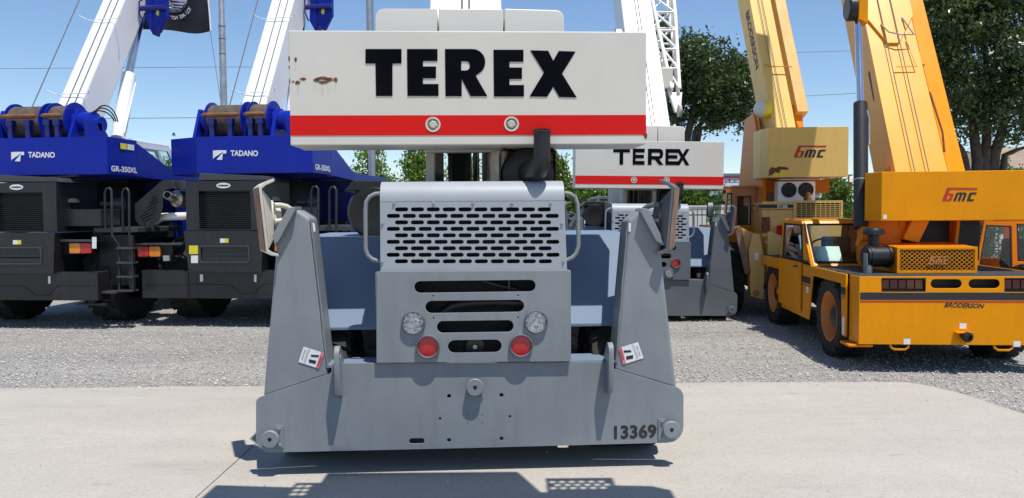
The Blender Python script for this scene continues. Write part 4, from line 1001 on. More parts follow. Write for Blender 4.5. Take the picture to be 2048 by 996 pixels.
    flat('cab_window', [(cx0 + 0.03, cy0 + 0.04, cz0 + 0.3), (cx1 - 0.03, cy0 + 0.04, cz0 + 0.3), (cx1 - 0.03, cy0 + 0.06, cz1 - 0.06), (cx0 + 0.03, cy0 + 0.06, cz1 - 0.06)], 'cab_glass', t)
    flat('cab_window', [(cx0 + 0.03, cy1 - 0.02, cz0 + 0.1), (cx1 - 0.03, cy1 - 0.02, cz0 + 0.1), (cx1 - 0.03, cy1 - 0.35, cz1 - 0.06), (cx0 + 0.03, cy1 - 0.35, cz1 - 0.06)], 'cab_glass', t)
    m = MB(); m.box(cx0 + 0.2, cx1 - 0.2, cy0 + 0.5, cy0 + 0.62, cz0 + 0.1, cz1 - 0.25); m.box(cx0 + 0.2, cx1 - 0.2, cy0 + 0.62, cy0 + 1.0, cz0 + 0.1, cz0 + 0.22); m.build('seat', 'seat_dark', t, bevel=0.03)
    MB().tube([(cx1 - 0.1, cy0 + 0.15, cz1), (cx1 - 0.1, cy0 + 0.2, cz1 + 0.06), (cx1 - 0.1, cy1 - 0.6, cz1 + 0.06), (cx1 - 0.1, cy1 - 0.5, cz1)], 0.012, 6).build('roof_rail', 'white_boom', t, 50)
    # winches: two rope drums in a row between blue brackets
    zc = A2(480, 241, 0.55).z; yw = 0.62; rd = 0.25
    X = lambda a: A2(a, 241, 0.6).x
    def drum(a, b, motor):
        d = MB().lathe((X(a), yw, zc), (1, 0, 0), [(rd * 0.97, 0), (rd * 0.97, X(b) - X(a))], 32).build('winch_drum', 'rope', t, 40)
        n = int((X(b) - X(a)) / 0.022)
        w = MB()
        for k in range(n):
            w.lathe((X(a) + 0.011 + k * 0.022, yw, zc), (1, 0, 0), [(rd * 0.96, -0.011), (rd * 1.03, -0.004), (rd * 1.03, 0.004), (rd * 0.96, 0.011)], 28, close=False)
        w.build('wound_rope', 'rope', d, 50)
        for e_ in (a, b):
            MB().lathe((X(e_) - 0.012, yw, zc), (1, 0, 0), [(0.05, 0), (rd * 1.22, 0.001), (rd * 1.22, 0.023), (0.05, 0.024)], 36).build('drum_flange', 'blue_paint', d, 35)
        ro = A2((a + b) / 2, 229, 0.30)
        MB().lathe((X(a) - 0.0, yw - rd - 0.10, zc + 0.06), (1, 0, 0), [(0.012, -0.03), (0.034, 0.02), (0.038, 0.06), (0.038, X(b) - X(a) - 0.06), (0.02, X(b) - X(a))], 18).build('press_roller', 'rust_roller', d, 40)
        for f_ in (0.25, 0.75):
            m = MB(); xx = X(a) + (X(b) - X(a)) * f_; m.box(xx - 0.035, xx + 0.035, yw - rd - 0.11, yw - rd - 0.04, zt + 0.005, zc - 0.09); m.box(xx - 0.05, xx + 0.05, yw - rd - 0.13, yw - rd - 0.03, zc - 0.0899, zc + 0.0)
            m.build('roller_arm', 'blue_dark', d)
    drum(426, 497, True); drum(509, 548, False)
    for a in (404, 503, 556):
        br = MB().prism([(X(a) - 0.02, yw - 0.30, zt + 0.003), (X(a) - 0.02, yw + 0.30, zt + 0.003), (X(a) - 0.02, yw + 0.14, zc + 0.19), (X(a) - 0.02, yw - 0.10, zc + 0.19)], (0.05, 0, 0)).build('winch_bracket', 'blue_paint', t, bevel=0.008)
    for a, b in ((408, 424), (549, 575)):
        m = MB(); m.lathe((X(a), yw, zc), (1, 0, 0), [(0.13, 0), (0.17, 0.02), (0.17, 0.06), (0.15, 0.065), (0.15, X(b) - X(a))], 24)
        for k in range(12):
            a_ = k * math.pi / 6; m.cyl((X(a) + 0.055, yw + 0.155 * math.cos(a_), zc + 0.155 * math.sin(a_)), (X(a) + 0.085, yw + 0.155 * math.cos(a_), zc + 0.155 * math.sin(a_)), 0.012, n=6)
        m.build('winch_motor', 'blue_paint', t, 40)
    m = MB(); c = Vector((X(575), yw, zc - 0.05))
    m.lathe(c, (1, 0, 0), [(0.19, 0), (0.20, 0.02), (0.20, 0.10), (0.12, 0.14), (0.12, 0.22)], 20); m.box(c.x + 0.05, c.x + 0.22, yw - 0.2, yw - 0.02, zt + 0.01, zc - 0.04)
    m.build('winch_valve', 'blue_paint', t, 40)
    for k in range(3):
        MB().tube([c + Vector((0.1 + 0.26 * math.sin(a_ / 2) ** 2, -0.05 * k + 0.06 * a_, 0.16 + (0.20 - 0.05 * k) * math.sin(a_) - 0.1 * a_ / 3)) for a_ in [i * math.pi / 9 for i in range(10)]], 0.011, 6).build('hose', 'black_plastic', t, 60)
    m = MB(); m.tube([A2(346, 272, yc + 0.5), A2(346, 267, yc + 0.5), A2(348, 266, yc + 0.55), A2(350, 272, yc + 0.6)], 0.010, 6).build('lifting_eye', 'blue_paint', t, 50)
    # boom
    th = R(58); dv = Vector((0, math.cos(th), math.sin(th))); nv = Vector((0, -math.sin(th), math.cos(th)))
    bx = A2(526, 210, 1.0).x - 0.36
    base = Vector((bx, 1.55, zt + 0.30))
    secs = [(0.44, 0.62, -0.4, 6.2), (0.37, 0.53, 6.2, 8.0), (0.31, 0.45, 8.0, 9.5)]
    for w, h, s0, s1 in secs:
        MB().beam(base + dv * s0, base + dv * s1, w, h, nv).build('boom_section', 'white_boom', t, bevel=0.035)
    for o_ in (-0.02, 0.12):
        MB().tube([base + nv * 0.33 + Vector((o_, 0, 0)) + dv * 0.0, base + nv * 0.33 + Vector((o_, 0, 0)) + dv * 9], 0.007, 6).build('hoist_rope', 'cable', t)
    MB().tube([(X(462), yw - 0.05, zc + rd), base + nv * 0.75 + Vector((-0.28, 0, 0)) + dv * 5.5], 0.009, 6).build('hoist_rope', 'cable', t)
    for s_ in (0.45, 2.2, 5.0):
        p = base + dv * s_ + nv * 0.31
        MB().tube([p + Vector((-0.40, 0, 0)) + nv * 0.16, p + Vector((-0.30, 0, 0)) + nv * 0.05, p + Vector((-0.22, 0, 0)) + nv * 0.02, p + nv * 0.05, p + Vector((0.34, 0, 0)) + nv * 0.05, p + Vector((0.40, 0, 0)) + nv * 0.14], 0.008, 6).build('rope_guide', 'white_boom', t, 50)
    MB().beam(base + dv * 0.3 + Vector((-0.36, 0, 0)) + nv * 0.16, base + dv * 0.45 + Vector((-0.2, 0, 0)) + nv * 0.2, 0.03, 0.03).build('guide_stay', 'white_boom', t)
    # lift cylinder under the boom
    c0, c1, c2 = A1(236, 277, 2.35), A1(258, 150, 2.95), A1(283, 30, 3.5)
    MB().cyl(c0, c1, 0.125, n=24).build('lift_cylinder', 'white_boom', t, 40)
    MB().cyl(c1, c2, 0.075, n=20).build('cylinder_rod', 'chrome', t, 40)
    MB().tube([c0 + Vector((0.14, -0.02, 0.1)), c1 + Vector((0.145, -0.02, -0.15))], 0.012, 6).build('cylinder_pipe', 'white_boom', t, 50)
    # blue jib foot folded beside the boom
    p = A1(310, 26, 3.3)
    m = MB()
    m.prism([p + Vector((-0.06, 0, -0.42)), p + Vector((-0.20, 0, -0.16)), p + Vector((-0.16, 0, 0.9)), p + Vector((0.10, 0, 0.9)), p + Vector((0.12, 0, 0.2))], (0, 0.25, 0))
    j = m.build('jib_foot', 'blue_paint', t, bevel=0.02)
    MB().prism([p + Vector((0.13, -0.1, -0.40)), p + Vector((0.02, -0.1, -0.26)), p + Vector((0.02, -0.1, 0.6)), p + Vector((0.30, -0.1, 0.6)), p + Vector((0.30, -0.1, -0.1))], (0, 0.1, 0)).build('jib_fork', 'blue_paint', j, bevel=0.015)
    MB().cyl(p + Vector((-0.22, -0.14, 0.06)), p + Vector((0.3, -0.14, 0.06)), 0.05, n=14).build('jib_pin', 'blue_dark', j, 40)
    MB().tube([p + Vector((-0.16, -0.12, -0.2)), p + Vector((-0.22, -0.16, -0.05)), p + Vector((-0.22, -0.16, 0.18)), p + Vector((-0.14, -0.12, 0.25))], 0.015, 6).build('jib_handle', 'blue_dark', j, 50)
    flat('yellow_label', [p + Vector((0.08, -0.103, -0.05)), p + Vector((0.13, -0.103, -0.09)), p + Vector((0.15, -0.103, 0.0)), p + Vector((0.1, -0.103, 0.06))], 'decal_yellow', j)

tb = thing('mobile_crane', 'blue and charcoal crane between the flagpole and the stencilled grey crane', 'crane', FT2.loc, TYAW, 0, 'blue cranes with white booms')
tadano(tb)
def copy_tree(o, parent=None):
    c = o.copy(); C.objects.link(c); c.parent = parent
    for ch in list(o.children):
        copy_tree(ch, c)
    return c
ta = copy_tree(tb)
ta.matrix_world = FT1.M
ta['label'] = 'leftmost blue and charcoal crane, cut off by the left edge, with black ladder'

# ------------------------------------------------------------------ orange carry deck crane on the right
F6 = Frame((4.72, 8.2, 0), -5.0)
B = F6.L
def b2(a, b, y): p = B(a, b, y); return (p.x, p.z)
def bmc_logo(parent, bl, w, up, name='logo', one=None):
    """red b under a bar, black italic mc"""
    bl, w, up = Vector(bl), Vector(w), Vector(up)
    P = lambda u, v: bl + w * (u + 0.16 * v * 0.9) + up * v
    def poly(pts, mat): flat(name, [P(u, v) for u, v in pts], one or mat, parent)
    poly([(0.0, 0.0), (0.105, 0.0), (0.105, 1.0), (0.0, 1.0)], 'red_line')
    poly([(0.105, 0.86), (0.87, 0.86), (0.87, 1.0), (0.105, 1.0)], 'red_line')
    poly([(0.106, 0.0), (0.25, 0.0), (0.27, 0.1), (0.27, 0.46), (0.25, 0.56), (0.106, 0.56), (0.106, 0.44), (0.18, 0.44), (0.18, 0.12), (0.106, 0.12)], 'red_line')
    for a in (0.32, 0.44, 0.56):
        poly([(a, 0.0), (a + 0.075, 0.0), (a + 0.075, 0.60 - (0.06 if a > 0.5 else 0)), (a, 0.66)], 'decal_black')
    poly([(0.396, 0.52), (0.44, 0.52), (0.44, 0.68), (0.396, 0.68)], 'decal_black'); poly([(0.516, 0.52), (0.56, 0.52), (0.56, 0.68), (0.516, 0.68)], 'decal_black')
    poly([(0.70, 0.02), (0.74, 0.0), (0.90, 0.0), (0.90, 0.15), (0.78, 0.15), (0.78, 0.51), (0.90, 0.51), (0.90, 0.66), (0.74, 0.66), (0.69, 0.6)], 'decal_black')

def window_frame(t, name, pts3, glass, width=0.030, thick=0.025):
    P = [Vector(p) for p in pts3]
    m = MB()
    n = len(P)
    for k in range(n): m.beam(P[k], P[(k + 1) % n], thick, width, up=(0.3, 0.9, 0.1))
    w = m.build(name, 'black_plastic', t)
    flat('pane', P, glass, w)
    return w

def diamond_mesh(t, x0, x1, z0, z1, y, nx, nz, mat):
    m = MB(); dx, dz = (x1 - x0) / nx, (z1 - z0) / nz
    for s in (1, -1):
        for i in range(-nz, nx):
            # one strand climbing through the frame, clipped to it
            a, b = i, i + nz
            lo, hi = max(0, a), min(nx, b)
            if hi - lo < 1e-6: continue
            u0, u1 = (lo - a) / nz, (hi - a) / nz
            if s < 0: u0, u1 = 1 - u0, 1 - u1
            m.beam((x0 + lo * dx, y, z0 + (z1 - z0) * u0), (x0 + hi * dx, y, z0 + (z1 - z0) * u1), 0.006, 0.006, up=(0, 1, 0))
    return m.build('mesh_strands', mat, t)

def carry_deck(t, full=True):
    xl = B(1718, 620, 0).x; xr = -xl
    zb, zd = B(1930, 690, 0).z, B(1930, 553, 0).z
    O = 'orange'
    # rear box with two slots and light recesses
    sl = []
    for a_, b_ in ((1861, 1924), (1937, 2000)):
        p, q = b2(a_, 574.5, 0), b2(b_, 557, 0); p = (p[0], zd - 0.125); q = (q[0], zd - 0.028); sl.append(stadium(p[0], q[0], p[1], q[1], 6))
    for a_, b_ in ((1763, 1852), (2009, 2098)):
        p, q = b2(a_, 577, 0), b2(b_, 551, 0); p = (p[0], zd - 0.165); q = (q[0], zd - 0.022); sl.append([(p[0], p[1]), (q[0], p[1]), (q[0], q[1]), (p[0], q[1])])
    rp = plate('rear_panel', [[(xl, zb), (xr, zb), (xr, zd), (xl, zd)]] + sl, 0.012, xz(0.006), O, t, 0.004)
    for e0, e1 in ((xl, xl + 0.012), (xr - 0.012, xr)): MB().box(e0, e1, 0.013, 0.30, zb, zd - 0.001).build('rear_box_end', O, t)
    MB().box(xl + 0.013, xr - 0.013, 0.12, 0.13, zb, zd - 0.013).build('slot_backing', 'engine_dark', t)  # black sheet: the shade inside the slots put in by colour
    for lp in sl[2:]:
        a, b = lp[0], lp[2]
        fr = MB().box(a[0], b[0], 0.05, 0.06, a[1], b[1]).build('light_housing', 'black_steel', t)
        w = (b[0] - a[0])
        for k, mt in enumerate(['dark_red_lens', 'dark_red_lens', 'dark_red_lens', 'dark_amber_lens', 'dark_amber_lens']):
            u0 = a[0] + w * (0.03 + k * 0.19); MB().box(u0, u0 + w * 0.165, 0.03, 0.049, a[1] + 0.03, b[1] - 0.012).build('lens', mt, fr, bevel=0.005)
        m = MB(); k = a[0] + 0.01
        while k < b[0]: m.box(k, k + 0.010, 0.012, 0.02, a[1] - 0.002, a[1] + 0.02); k += 0.022
        m.box(a[0], b[0], -0.012, -0.001, b[1], b[1] + 0.006); m.build('light_guard', 'black_steel', fr)
    flat('black_band', [(xl + 0.01, -0.002, B(1930, 600, 0).z), (xr - 0.01, -0.002, B(1930, 600, 0).z), (xr - 0.01, -0.002, B(1930, 585, 0).z), (xl + 0.01, -0.002, B(1930, 585, 0).z)], 'decal_black', rp)
    flat('red_band', [(xl + 0.01, -0.002, B(1930, 605, 0).z), (xr - 0.01, -0.002, B(1930, 605, 0).z), (xr - 0.01, -0.002, B(1930, 602, 0).z), (xl + 0.01, -0.002, B(1930, 602, 0).z)], 'red_line', rp)
    fit_text('maker_name', 'BRODERSON', 'decal_black', rp, B(1888, 614.5, -0.002), B(1968, 617, -0.002), B(1889.5, 605, -0.002), bold=0.03, shear=0.25)
    for lx, ly in ((1814, 683), (2034, 688), (1926, 652)):
        p = B(lx, ly, -0.002); flat('white_label', [(p.x - 0.035, -0.002, p.z - 0.03), (p.x + 0.035, -0.002, p.z - 0.03), (p.x + 0.035, -0.002, p.z + 0.03), (p.x - 0.035, -0.002, p.z + 0.03)], 'decal_white', rp)
    # towing socket
    c = B(1927, 671, -0.02)
    h = MB().box(c.x - 0.09, c.x + 0.07, -0.07, -0.003, c.z + 0.03, c.z + 0.04).build('socket_bracket', O, t)
    MB().lathe((c.x, -0.005, c.z), (0.25, -1, -0.12), [(0.035, 0), (0.04, 0.05), (0.055, 0.055), (0.055, 0.09), (0.03, 0.10), (0.03, 0.08)], 16).build('trailer_socket', 'black_plastic', h, 40)
    for lx in (1799, 2007):
        c = B(lx, 690, 0.02); m = MB(); w = 0.09
        m.tube([(c.x - w, 0.03, zb + 0.005), (c.x - w, 0.02, zb - 0.03), (c.x - w * 0.6, 0.02, zb - 0.055), (c.x + w * 0.6, 0.02, zb - 0.055), (c.x + w, 0.02, zb - 0.03), (c.x + w, 0.03, zb + 0.005)], 0.014, 8); m.build('tie_down_loop', O, t, 60)
    MB().box(xl - 0.10, xl + 0.16, 0.02, 0.30, zb - 0.035, zb - 0.005).build('step_plate', 'orange_deep', t, bevel=0.01)
    # chassis side panels with wheel arches (left and right)
    r1, r2 = 1.02, 3.75
    prof = [(0.30, 0.34), (0.42, 0.34), (0.47, 0.92), (1.55, 0.92), (1.70, 0.34), (3.05, 0.34), (3.12, 0.88), (4.35, 0.88), (4.45, 0.4), (5.1, 0.4), (5.1, zd), (0.30, zd)]
    for s in (-1, 1):
        sd = plate('side_panel', [prof], 0.02, yz(s * (abs(xl) + 0.03)), O, t, 0.004)
        ox = s * (abs(xl) + 0.043)
        for y0, y1 in ((0.31, 0.46), (1.62, 3.07)):
            flat('black_band', [(ox, y0, 0.80), (ox, y1, 0.80), (ox, y1, 0.885), (ox, y0, 0.885)], 'decal_black', sd)
            flat('red_band', [(ox, y0, 0.765), (ox, y1, 0.765), (ox, y1, 0.78), (ox, y0, 0.78)], 'red_line', sd)
        if s < 0:
            fit_text('side_number', '4-4', 'red_line', sd, (ox, 2.85, 0.72), (ox, 2.5, 0.52), (ox, 2.75, 0.80), bold=0.02, shear=0.2)
            flat('white_label', [(ox, 1.80, 0.68), (ox, 1.70, 0.68), (ox, 1.70, 0.76), (ox, 1.80, 0.76)], 'decal_white', sd)
            flat('white_label', [(ox, 0.40, 0.36), (ox, 0.32, 0.36), (ox, 0.32, 0.56), (ox, 0.40, 0.56)], 'decal_white', sd)
            MB().box(ox - 0.003, ox + 0.001, 1.98, 2.0, 0.42, zd).build('door_seam', 'engine_dark', sd)
    m = MB(); m.box(xl + 0.013, xr - 0.013, 0.013, 5.1, zd - 0.012, zd - 0.002); m.build('deck_plate', 'grip_deck', t)
    m = MB(); m.box(-0.5, 0.5, 0.3, 5.0, 0.45, 0.9); m.box(-0.9, 0.9, r1 - 0.08, r1 + 0.08, 0.40, 0.56); m.box(-0.9, 0.9, r2 - 0.08, r2 + 0.08, 0.40, 0.56)
    for s in (-1, 1): m.box(s * 0.62 - 0.01, s * 0.62 + 0.01, 0.3, 5.0, 0.4, zd - 0.02)
    m.build('chassis', 'black_steel', t)
    for k, (y0, y1) in enumerate(((0.36, 0.55), (0.75, 1.2))):
        flat('grip_strip', [(xl - 0.02, y0, zd + 0.003), (xl + 0.12, y0, zd + 0.003), (xl + 0.12, y1, zd + 0.003), (xl - 0.02, y1, zd + 0.003)], 'grip_deck', t)
    for s in (-1, 1):
        for yy in (r1, r2):
            tyre(t, (s * (abs(xl) - 0.16), yy, 0.475), 0.485, 0.34, 0.29, 'orange_rim', lugs=18, out=s)
    # cab on the left
    x0 = xl - 0.02; x1 = xl + 0.86; y0, y1 = 1.62, 3.15; zr = B(1640, 441, 2.2).z
    ys = 0.30
    sidep = [(y0, zd), (y1, zd), (y1 - 0.12, zr), (y0 + ys + 0.16, zr)]
    wd = [(2.05, zd + 0.05), (y1 - 0.08, zd + 0.05), (y1 - 0.18, zr - 0.05), (2.14, zr - 0.05)]
    wq = [(1.74, zd + 0.05), (1.98, zd + 0.05), (2.04, zr - 0.05), (1.98, zr - 0.05)]
    for xx in (x0, x1):
        s_ = plate('cab_side', [sidep, wd, wq], 0.03, yz(xx), O, t, 0.006)
        window_frame(t, 'door_window', [(xx, a, b) for a, b in wd], 'cab_glass')
        window_frame(t, 'quarter_window', [(xx, a, b) for a, b in wq], 'cab_glass')
    # lower part of the door swings below the deck
    MB().box(x0 - 0.045, x0 - 0.017, 2.02, y1 - 0.02, 0.40, zd + 0.02).build('door_skin', O, t, bevel=0.006)
    MB().tube([(x0 - 0.05, 2.12, zd - 0.04), (x0 - 0.075, 2.12, zd - 0.04), (x0 - 0.075, 2.24, zd - 0.04), (x0 - 0.05, 2.24, zd - 0.04)], 0.010, 6).build('door_handle', 'black_steel', t, 50)
    for hz_ in (0.52, 0.90): MB().cyl((x0 - 0.052, y1 - 0.01, hz_), (x0 - 0.052, y1 - 0.01, hz_ + 0.09), 0.014, n=10).build('door_hinge', 'orange_deep', t, 40)
    ya, yb_ = y0, y0 + ys + 0.16
    rw = [(x0 + 0.05, zd + 0.04), (x1 - 0.05, zd + 0.04), (x1 - 0.05, zr - 0.05), (x0 + 0.05, zr - 0.05)]
    sl_ = lambda z: ya + (yb_ - ya) * (z - zd) / (zr - zd)
    bw = plate('cab_back', [[(x0 + 0.016, zd), (x1 - 0.016, zd), (x1 - 0.016, zr), (x0 + 0.016, zr)], rw], 0.02, lambda u, v, w: (u, sl_(v) + w, v), O, t, 0.005)
    window_frame(t, 'rear_window', [(a, sl_(b) - 0.005, b) for a, b in rw], 'cab_glass')
    MB().box(x0 + 0.016, x1 - 0.016, yb_ + 0.012, y1 - 0.12, zr - 0.02, zr + 0.02).build('cab_roof', O, t, bevel=0.012)
    plate('cab_front', [[(x0 + 0.016, zd), (x1 - 0.016, zd), (x1 - 0.016, zr - 0.03), (x0 + 0.016, zr - 0.03)], [(x0 + 0.06, zd + 0.1), (x1 - 0.06, zd + 0.1), (x1 - 0.06, zr - 0.08), (x0 + 0.06, zr - 0.08)]], 0.02, lambda u, v, w: (u, y1 - 0.12 * (v - zd) / (zr - zd) + w, v), O, t)
    m = MB(); m.box(x0 + 0.25, x0 + 0.62, 2.05, 2.14, zd - 0.3, zd + 0.36); m.box(x0 + 0.25, x0 + 0.62, 2.14, 2.5, zd - 0.3, zd - 0.02); m.build('seat', 'seat_dark', t, bevel=0.03)
    c = Vector((x0 + 0.43, 2.72, zd + 0.16))
    m = MB(); m.tube([c + Vector((0.17 * math.cos(a), -0.08 * math.sin(a), 0.15 * math.sin(a))) for a in [i * math.pi / 10 for i in range(21)]], 0.014, 6); m.tube([c, c + Vector((0, 0.12, -0.3))], 0.02, 6); m.build('steering_wheel', 'seat_dark', t, 50)
    flat('paper_sheet', [(x0 + 0.08, sl_(zd + 0.06) + 0.04, zd + 0.06), (x0 + 0.40, sl_(zd + 0.06) + 0.04, zd + 0.06), (x0 + 0.40, sl_(zd + 0.24) + 0.04, zd + 0.24), (x0 + 0.08, sl_(zd + 0.24) + 0.04, zd + 0.24)], 'paper', t)
    # engine box with expanded-metal face
    ye = 0.42
    p, q = b2(1793, 543, ye), b2(1955, 490, ye)
    zE = b2(1870, 494, ye)[1]; xe0, xe1, ze0 = p[0], q[0], zd
    fr = plate('engine_screen', [[(xe0, ze0), (xe1, ze0), (xe1, zE), (xe0, zE)], [(xe0 + 0.03, ze0 + 0.03), (xe1 - 0.03, ze0 + 0.03), (xe1 - 0.03, zE - 0.03), (xe0 + 0.03, zE - 0.03)]], 0.02, xz(ye), O, t, 0.004)
    diamond_mesh(fr, xe0 + 0.03, xe1 - 0.03, ze0 + 0.03, zE - 0.03, ye, 15, 5, O)
    m = MB(); m.hexa([(xe0, ye + 0.012, ze0), (xe1, ye + 0.012, ze0), (xe1, 1.7, ze0), (xe0, 1.7, ze0), (xe0, ye + 0.012, zE - 0.002), (xe1, ye + 0.012, zE - 0.002), (xe1, 1.7, zE + 0.06), (xe0, 1.7, zE + 0.06)]); m.build('engine_cover', 'orange_deep', t, bevel=0.006)
    MB().box(xe0 + 0.03, xe1 - 0.03, ye + 0.008, ye + 0.0105, ze0 + 0.03, zE - 0.03).build('radiator_core', 'engine_dark', fr)
    cx, cz = (xe0 + xe1) / 2, (ze0 + zE) / 2
    bmc_logo(fr, (cx - 0.1, ye - 0.018, cz - 0.045), (0.22, 0, 0), (0, 0, 0.09), 'screen_logo', 'tan_brown')
    # air cleaner standing on the deck
    c = B(1757, 510, 0.55)
    ac = MB().lathe(c + Vector((-0.15, 0, -0.02)), (1, 0.15, 0), [(0.06, 0), (0.115, 0.004), (0.115, 0.03), (0.125, 0.032), (0.125, 0.06), (0.115, 0.062), (0.115, 0.24), (0.128, 0.242), (0.128, 0.27), (0.11, 0.272), (0.05, 0.30), (0.05, 0.36)], 28).build('air_cleaner', 'black_plastic', t, 30)
    MB().lathe((c.x - 0.02, c.y + 0.1, c.z + 0.1), (0, 0, 1), [(0.06, 0), (0.06, 0.12), (0.12, 0.13), (0.12, 0.17), (0.10, 0.20), (0.02, 0.21)], 20).build('intake_cap', 'black_plastic', ac, 40)
    MB().cyl((c.x - 0.12, c.y - 0.02, zd), (c.x - 0.12, c.y - 0.02, zd + 0.22), 0.05, n=14).build('filler_neck', 'galv', t, 40)
    # turret and counterweight
    yc = 0.62
    zt_, zb_ = B(1900, 342, yc).z, B(1900, 441, yc).z
    xa, xc = B(1732, 400, yc + 0.22).x, B(1763, 400, yc).x
    cw = MB().prism([(xa, yc + 0.26, zb_), (xc, yc, zb_), (-xc + 0.5, yc, zb_), (-xa + 0.5, yc + 0.26, zb_), (-xa + 0.5, yc + 0.9, zb_), (xa + 0.26, yc + 0.9, zb_)], (0, 0, zt_ - zb_)).build('counterweight', O, t, bevel=0.006)
    e = yc - 0.003
    pb, pr, pt = B(1884, 401.5, e), B(1954, 402.5, e), B(1884, 375, e)
    bmc_logo(cw, pb, pr - pb, Vector((0, 0, pt.z - pb.z)))
    flat('white_label', [(xc + 0.02, e, zb_ + 0.02), (xc + 0.06, e, zb_ + 0.02), (xc + 0.06, e, zb_ + 0.07), (xc + 0.02, e, zb_ + 0.07)], 'decal_white', cw)
    cxm = 0.10
    for s in (-1, 1):
        MB().prism([(cxm + s * 0.30, 1.05, zd + 0.1), (cxm + s * 0.30, 2.9, zd + 0.1), (cxm + s * 0.30, 2.4, zb_ + 0.4), (cxm + s * 0.30, 1.3, zt_ + 0.1), (cxm + s * 0.30, 0.95, zb_)], (s * 0.04, 0, 0)).build('turret_plate', 'orange_deep', t, bevel=0.01)
    MB().lathe((cxm, 2.1, zd), (0, 0, 1), [(0.55, 0), (0.55, 0.12), (0.45, 0.14)], 32).build('turntable', 'black_steel', t, 40)
    c = B(1725, 466, 0.95)
    MB().lathe((c.x - 0.03, c.y, c.z), (1, 0, 0), [(0.09, 0), (0.10, 0.02), (0.10, 0.09), (0.06, 0.1)], 18).build('swing_motor', 'orange_deep', t, 40)
    MB().prism([B(a_, b_, 0.98) for a_, b_ in [(1716, 492), (1800, 486), (1816, 441), (1735, 441)]], (0, 0.12, 0)).build('turret_arm', 'orange_deep', t, bevel=0.01)
    MB().prism([B(a_, b_, 0.90) for a_, b_ in [(1806, 478), (1838, 486), (1860, 441), (1824, 441)]], (0, 0.15, 0)).build('turret_arm', O, t, bevel=0.01)
    for k in range(4):
        MB().tube([B(1815 + k * 9, 492, 1.3 + 0.1 * k), B(1822 + k * 8, 470, 1.2), B(1838 + k * 10, 455, 1.25), B(1848 + k * 12, 438, 1.3)], 0.02, 8).build('hose', 'black_plastic', t, 60)
    MB().box(-0.55, 0.75, 1.15, 1.22, zd + 0.1, zb_ - 0.01).build('gap_sheet', 'engine_dark', t)  # dark sheet added to paint the black gap under the counterweight
    # boom
    th = R(62); dv = Vector((0, math.cos(th), math.sin(th))); nv = Vector((0, -math.sin(th), math.cos(th)))
    p0 = B(1857, 341, 1.25); bx = p0.x - 0.13
    base = Vector((bx, 1.45, zt_ - 0.02))
    w, h = 0.60, 0.60
    bo = MB().beam(base - dv * 0.35, base + dv * 5.5, w, h, nv).build('boom_section', 'orange_boom', t, bevel=0.006)
    MB().beam(base + dv * 5.5, base + dv * 7.5, 0.42, 0.46, nv).build('boom_section', 'orange_boom', t, bevel=0.006)
    # doubler plate with a pointed foot on the boom's back
    P = lambda u, s_, n_=0.0: base + Vector((u, 0, 0)) + dv * s_ + nv * (h / 2 + n_)
    MB().prism([P(-0.42, 2.75, 0.004), P(-0.36, 2.4, 0.004), P(-0.08, 1.8, 0.004), P(0.06, 1.8, 0.004), P(0.31, 2.25, 0.004), P(0.31, 4.4, 0.004), P(-0.42, 4.4, 0.004)], nv * 0.03).build('boom_collar', 'orange_boom', t)
    for u in (-0.1, 0.06):
        MB().tube([P(u, -0.2, 0.05), P(u, 5.4, 0.05)], 0.006, 6).build('hoist_rope', 'cable', t)
    m = MB(); m.tube([P(-0.12, 2.1, 0.04), P(-0.08, 1.9, 0.12), P(0.05, 1.85, 0.13), P(0.22, 1.85, 0.12), P(0.16, 2.2, 0.04)], 0.010, 6); m.build('rope_guide', 'galv', t, 50)
    MB().tube([P(0.16, 1.85, 0.02), P(0.20, 1.4, 0.05), P(-0.05, 1.4, 0.05)], 0.008, 6).build('rope_guide', O, t, 50)
    lx_ = base.x - w / 2 - 0.003
    flat('side_mark', [Vector((lx_, 0, 0)) + (base - Vector((base.x, 0, 0))) + dv * a_ + nv * b_ for a_, b_ in [(1.05, 0.10), (1.5, 0.10), (1.5, 0.16), (1.05, 0.13)]], 'decal_black', bo)
    # jib beam on the right flank
    jx = base.x + 0.47
    jb = MB().beam(Vector((jx, base.y + 0.25, base.z)) - dv * 0.5 + nv * 0.26, Vector((jx, base.y + 0.25, base.z)) + dv * 5.2 + nv * 0.26, 0.20, 0.26, nv).build('jib_beam', O, t, bevel=0.006)
    q0 = Vector((jx - 0.103, base.y + 0.25, base.z)) + nv * 0.26
    fit_text('jib_name', 'BRODERSON', 'decal_black', jb, q0 + dv * 4.2 + nv * -0.07, q0 + dv * 2.3 + nv * -0.07, q0 + dv * 4.2 + nv * 0.07, bold=0.03)
    MB().prism([q0 + dv * 1.4 + nv * 0.1, q0 + dv * 1.6 + nv * 0.1, q0 + dv * 1.6 + nv * 0.2, q0 + dv * 1.4 + nv * 0.2], (-0.1, 0, 0)).build('jib_latch', O, t)
    MB().tube([q0 + dv * 0.1 + nv * 0.16, q0 + dv * 0.35 + nv * 0.22, q0 + dv * 1.0 + nv * 0.15], 0.012, 6).build('jib_chain', 'rust', t, 50)
    # lift cylinder on the left
    c0, c1, c2 = B(1722, 432, 1.0), B(1721, 207, 1.5), B(1716, 40, 2.0)
    MB().cyl(c0 - (c1 - c0) * 0.1, c1, 0.083, n=24).build('lift_cylinder', 'black_steel', t, 40)
    MB().cyl(c1, c2, 0.045, n=20).build('cylinder_rod', 'chrome', t, 40)
    MB().lathe(c0 + (c1 - c0) * 0.3 , c1 - c0, [(0.086, 0), (0.086, 0.012)], 24).build('cylinder_band', 'galv', t, 40)
